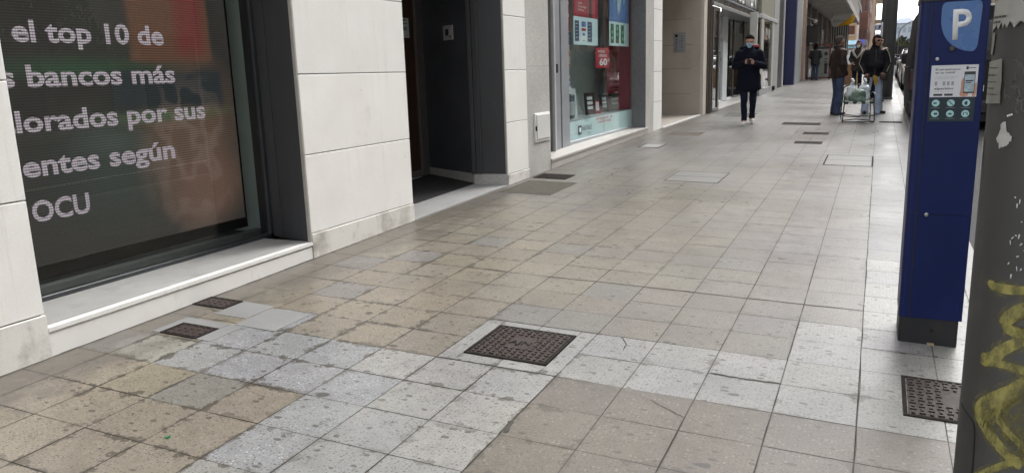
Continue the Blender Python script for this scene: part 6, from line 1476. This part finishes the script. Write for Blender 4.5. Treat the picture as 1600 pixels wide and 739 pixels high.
mb = MB(); mb.tube([(-.30, -.28, .016), (-.1, -.20, .014), (.1, -.26, .014), (.30, -.28, .016)], T_, 8); mb.tube([(-.27, .17, .016), (0, .08, .05), (.27, .17, .016)], T_, 8); mb.tube([(-.29, -.25, .14), (.0, -.1, .10), (.28, .2, .16)], T_*.8, 8); mb.tube([(.29, -.25, .14), (0, -.1, .12), (-.28, .2, .16)], T_*.8, 8); lobj('base_rail', mb, TUBE, fc)
mb = MB(); mb.tube(arc([(-.26, .2, .40), (-.26, .27, .60), (-.22, .32, .74), (.22, .32, .74), (.26, .27, .60), (.26, .2, .40)]), T_, 8); lobj('back_frame', mb, TUBE, fc)
mb = MB(); mb.tube([(-.27, -.25, .405), (.27, -.25, .405), (.27, .22, .405), (-.27, .22, .405)], T_, 8, closed=True); lobj('seat_frame', mb, TUBE, fc)
mb = MB()
for k in range(7): xx = -.235+k*.078; mb.box(xx-.033, xx+.033, -.262, .23, .408, .420, bev=.003, mi=k % 2)
for k in range(5): yy = -.20+k*.10; mb.box(-.27, .27, yy-.03, yy+.03, .420, .426, mi=(k+1) % 2)
for k in range(7): xx = -.235+k*.078; mb.box(xx-.033, xx+.033, -.266, -.258, .37, .412, mi=k % 2)
lobj('seat_webbing', mb, [mat('dark green webbing', (.025, .045, .035), .8), mat('white webbing', (.48, .50, .46), .8)], fc)
mb = MB(); mb.cap((-.2, .26, .50), (.2, .26, .50), .03, .03); mb.cap((-.21, .25, .46), (.21, .25, .46), .03, .03); mb.cap((-.19, .27, .56), (.19, .27, .56), .03, .03); lobj('back_cloth', folds(remesh(mb, .012, 1), .006, 4), mat('green back cloth', (.12, .17, .12), .8, var=.3, scale=14), fc)
def plastic():
    m, t, p = nodes('thin white plastic'); v = coord(t)
    c = mixc(t, noise(t, v, 9, 5), (.50, .56, .58), (.72, .76, .78)); t.links.new(c, p.inputs['Base Color']); p.inputs['Roughness'].default_value = .35
    p.inputs['Subsurface Weight'].default_value = .15; p.inputs['Subsurface Radius'].default_value = (.03, .03, .03); return m
PLAST = plastic()
def bag(label, dx, dy, w, h, seed, m=PLAST):
    p = Matrix.Translation(fc.location) @ fc.rotation_euler.to_matrix().to_4x4() @ V((dx, dy, .426)); t = thing('plastic_bag', label, 'bag', p)
    mb = MB(); mb.cap((0, 0, .09), (0, 0, h*.5), w*.5, w*.52, (1, .75, .9)); mb.cap((0, 0, h*.5), (0, 0, h*.8), w*.46, w*.16, (1, .75, 1))
    q = folds(remesh(mb, .010, 1), .034, seed)
    for v in q.b.verts: v.co.z = max(0, v.co.z)
    lobj('sack', q, m, t)
    mb = MB(); mb.tube([V((0, 0, h*.78)), V((.012, .01, h*.90)), V((-.01, .0, h*1.0)), V((-.03, .01, h*1.06))], [.05, .022, .030, .012], 9); lobj('handle', folds(mb, .016, seed), m, t)
bag('pale green filled bag at the front of the folding chair seat', -.02, -.12, .32, .11, 3, mat('pale green plastic', (.10, .15, .12), .4, var=.3, scale=12))
bag('white plastic shopping bag on the left of the folding chair', -.10, .08, .20, .42, 6)
bag('white plastic shopping bag on the right of the folding chair', .13, .06, .22, .42, 9)
# market box with folded papers
bx = thing('cardboard_box', 'brown cardboard box counter standing behind the two talking men', 'box', (-.90, 35.3, G(-.9, 35.3)))
zg = G(-.9, 35.3)
mb = MB(); mb.box(-1.30, -.83, 35.0, 35.6, zg, 1.46, bev=.01); obj('front_box', mb, mat('brown cardboard', (.27, .15, .075), .8, var=.1), bx)
mb = MB(); mb.box(-.825, -.62, 35.0, 35.6, zg, 1.46, bev=.01); obj('side_box', mb, mat('light cardboard', (.46, .31, .15), .8, var=.1), bx)
pp = thing('newspaper_stack', 'pile of white and grey papers lying on the cardboard box', 'papers', (-1.0, 35.3, 1.46))
mb = MB(); mb.box(-1.28, -.64, 35.02, 35.5, 1.462, 1.50); mb.hexa([(-1.25, 35.1, 1.50), (-.70, 35.1, 1.50), (-.70, 35.5, 1.50), (-1.25, 35.5, 1.50), (-1.22, 35.2, 1.84), (-.85, 35.2, 1.74), (-.80, 35.45, 1.74), (-1.2, 35.45, 1.84)]); obj('paper_pile', mb, PAPER, pp)
mb = MB()
for k in range(3): mb.hexa([(-1.10+k*.12, 35.09, 1.51), (-1.06+k*.12, 35.09, 1.51), (-1.06+k*.12, 35.14, 1.51), (-1.10+k*.12, 35.14, 1.51), (-.98+k*.09, 35.16, 1.76), (-.94+k*.09, 35.16, 1.76), (-.94+k*.09, 35.2, 1.76), (-.98+k*.09, 35.2, 1.76)])
obj('dark_fold', mb, INKD, pp)
# litter
mb = MB(); mb.b.faces.new([mb.b.verts.new((-2.545+u, 2.045+v, G(-2.54, 2.05)+w)) for u, v, w in ((-.012, -.006, .003), (.0, -.010, .003), (.018, .0, .006), (.008, .012, .009), (-.004, .008, .003))]); r_ = bmesh.ops.extrude_face_region(mb.b, geom=mb.b.faces[:]); bmesh.ops.translate(mb.b, vec=(0, 0, .002), verts=[e for e in r_['geom'] if isinstance(e, bmesh.types.BMVert)])
single('litter', mb, mat('bright green scrap', (.02, .20, .07), .5), 'tiny bright green scrap of litter on a worn grey paving tile', 'litter')
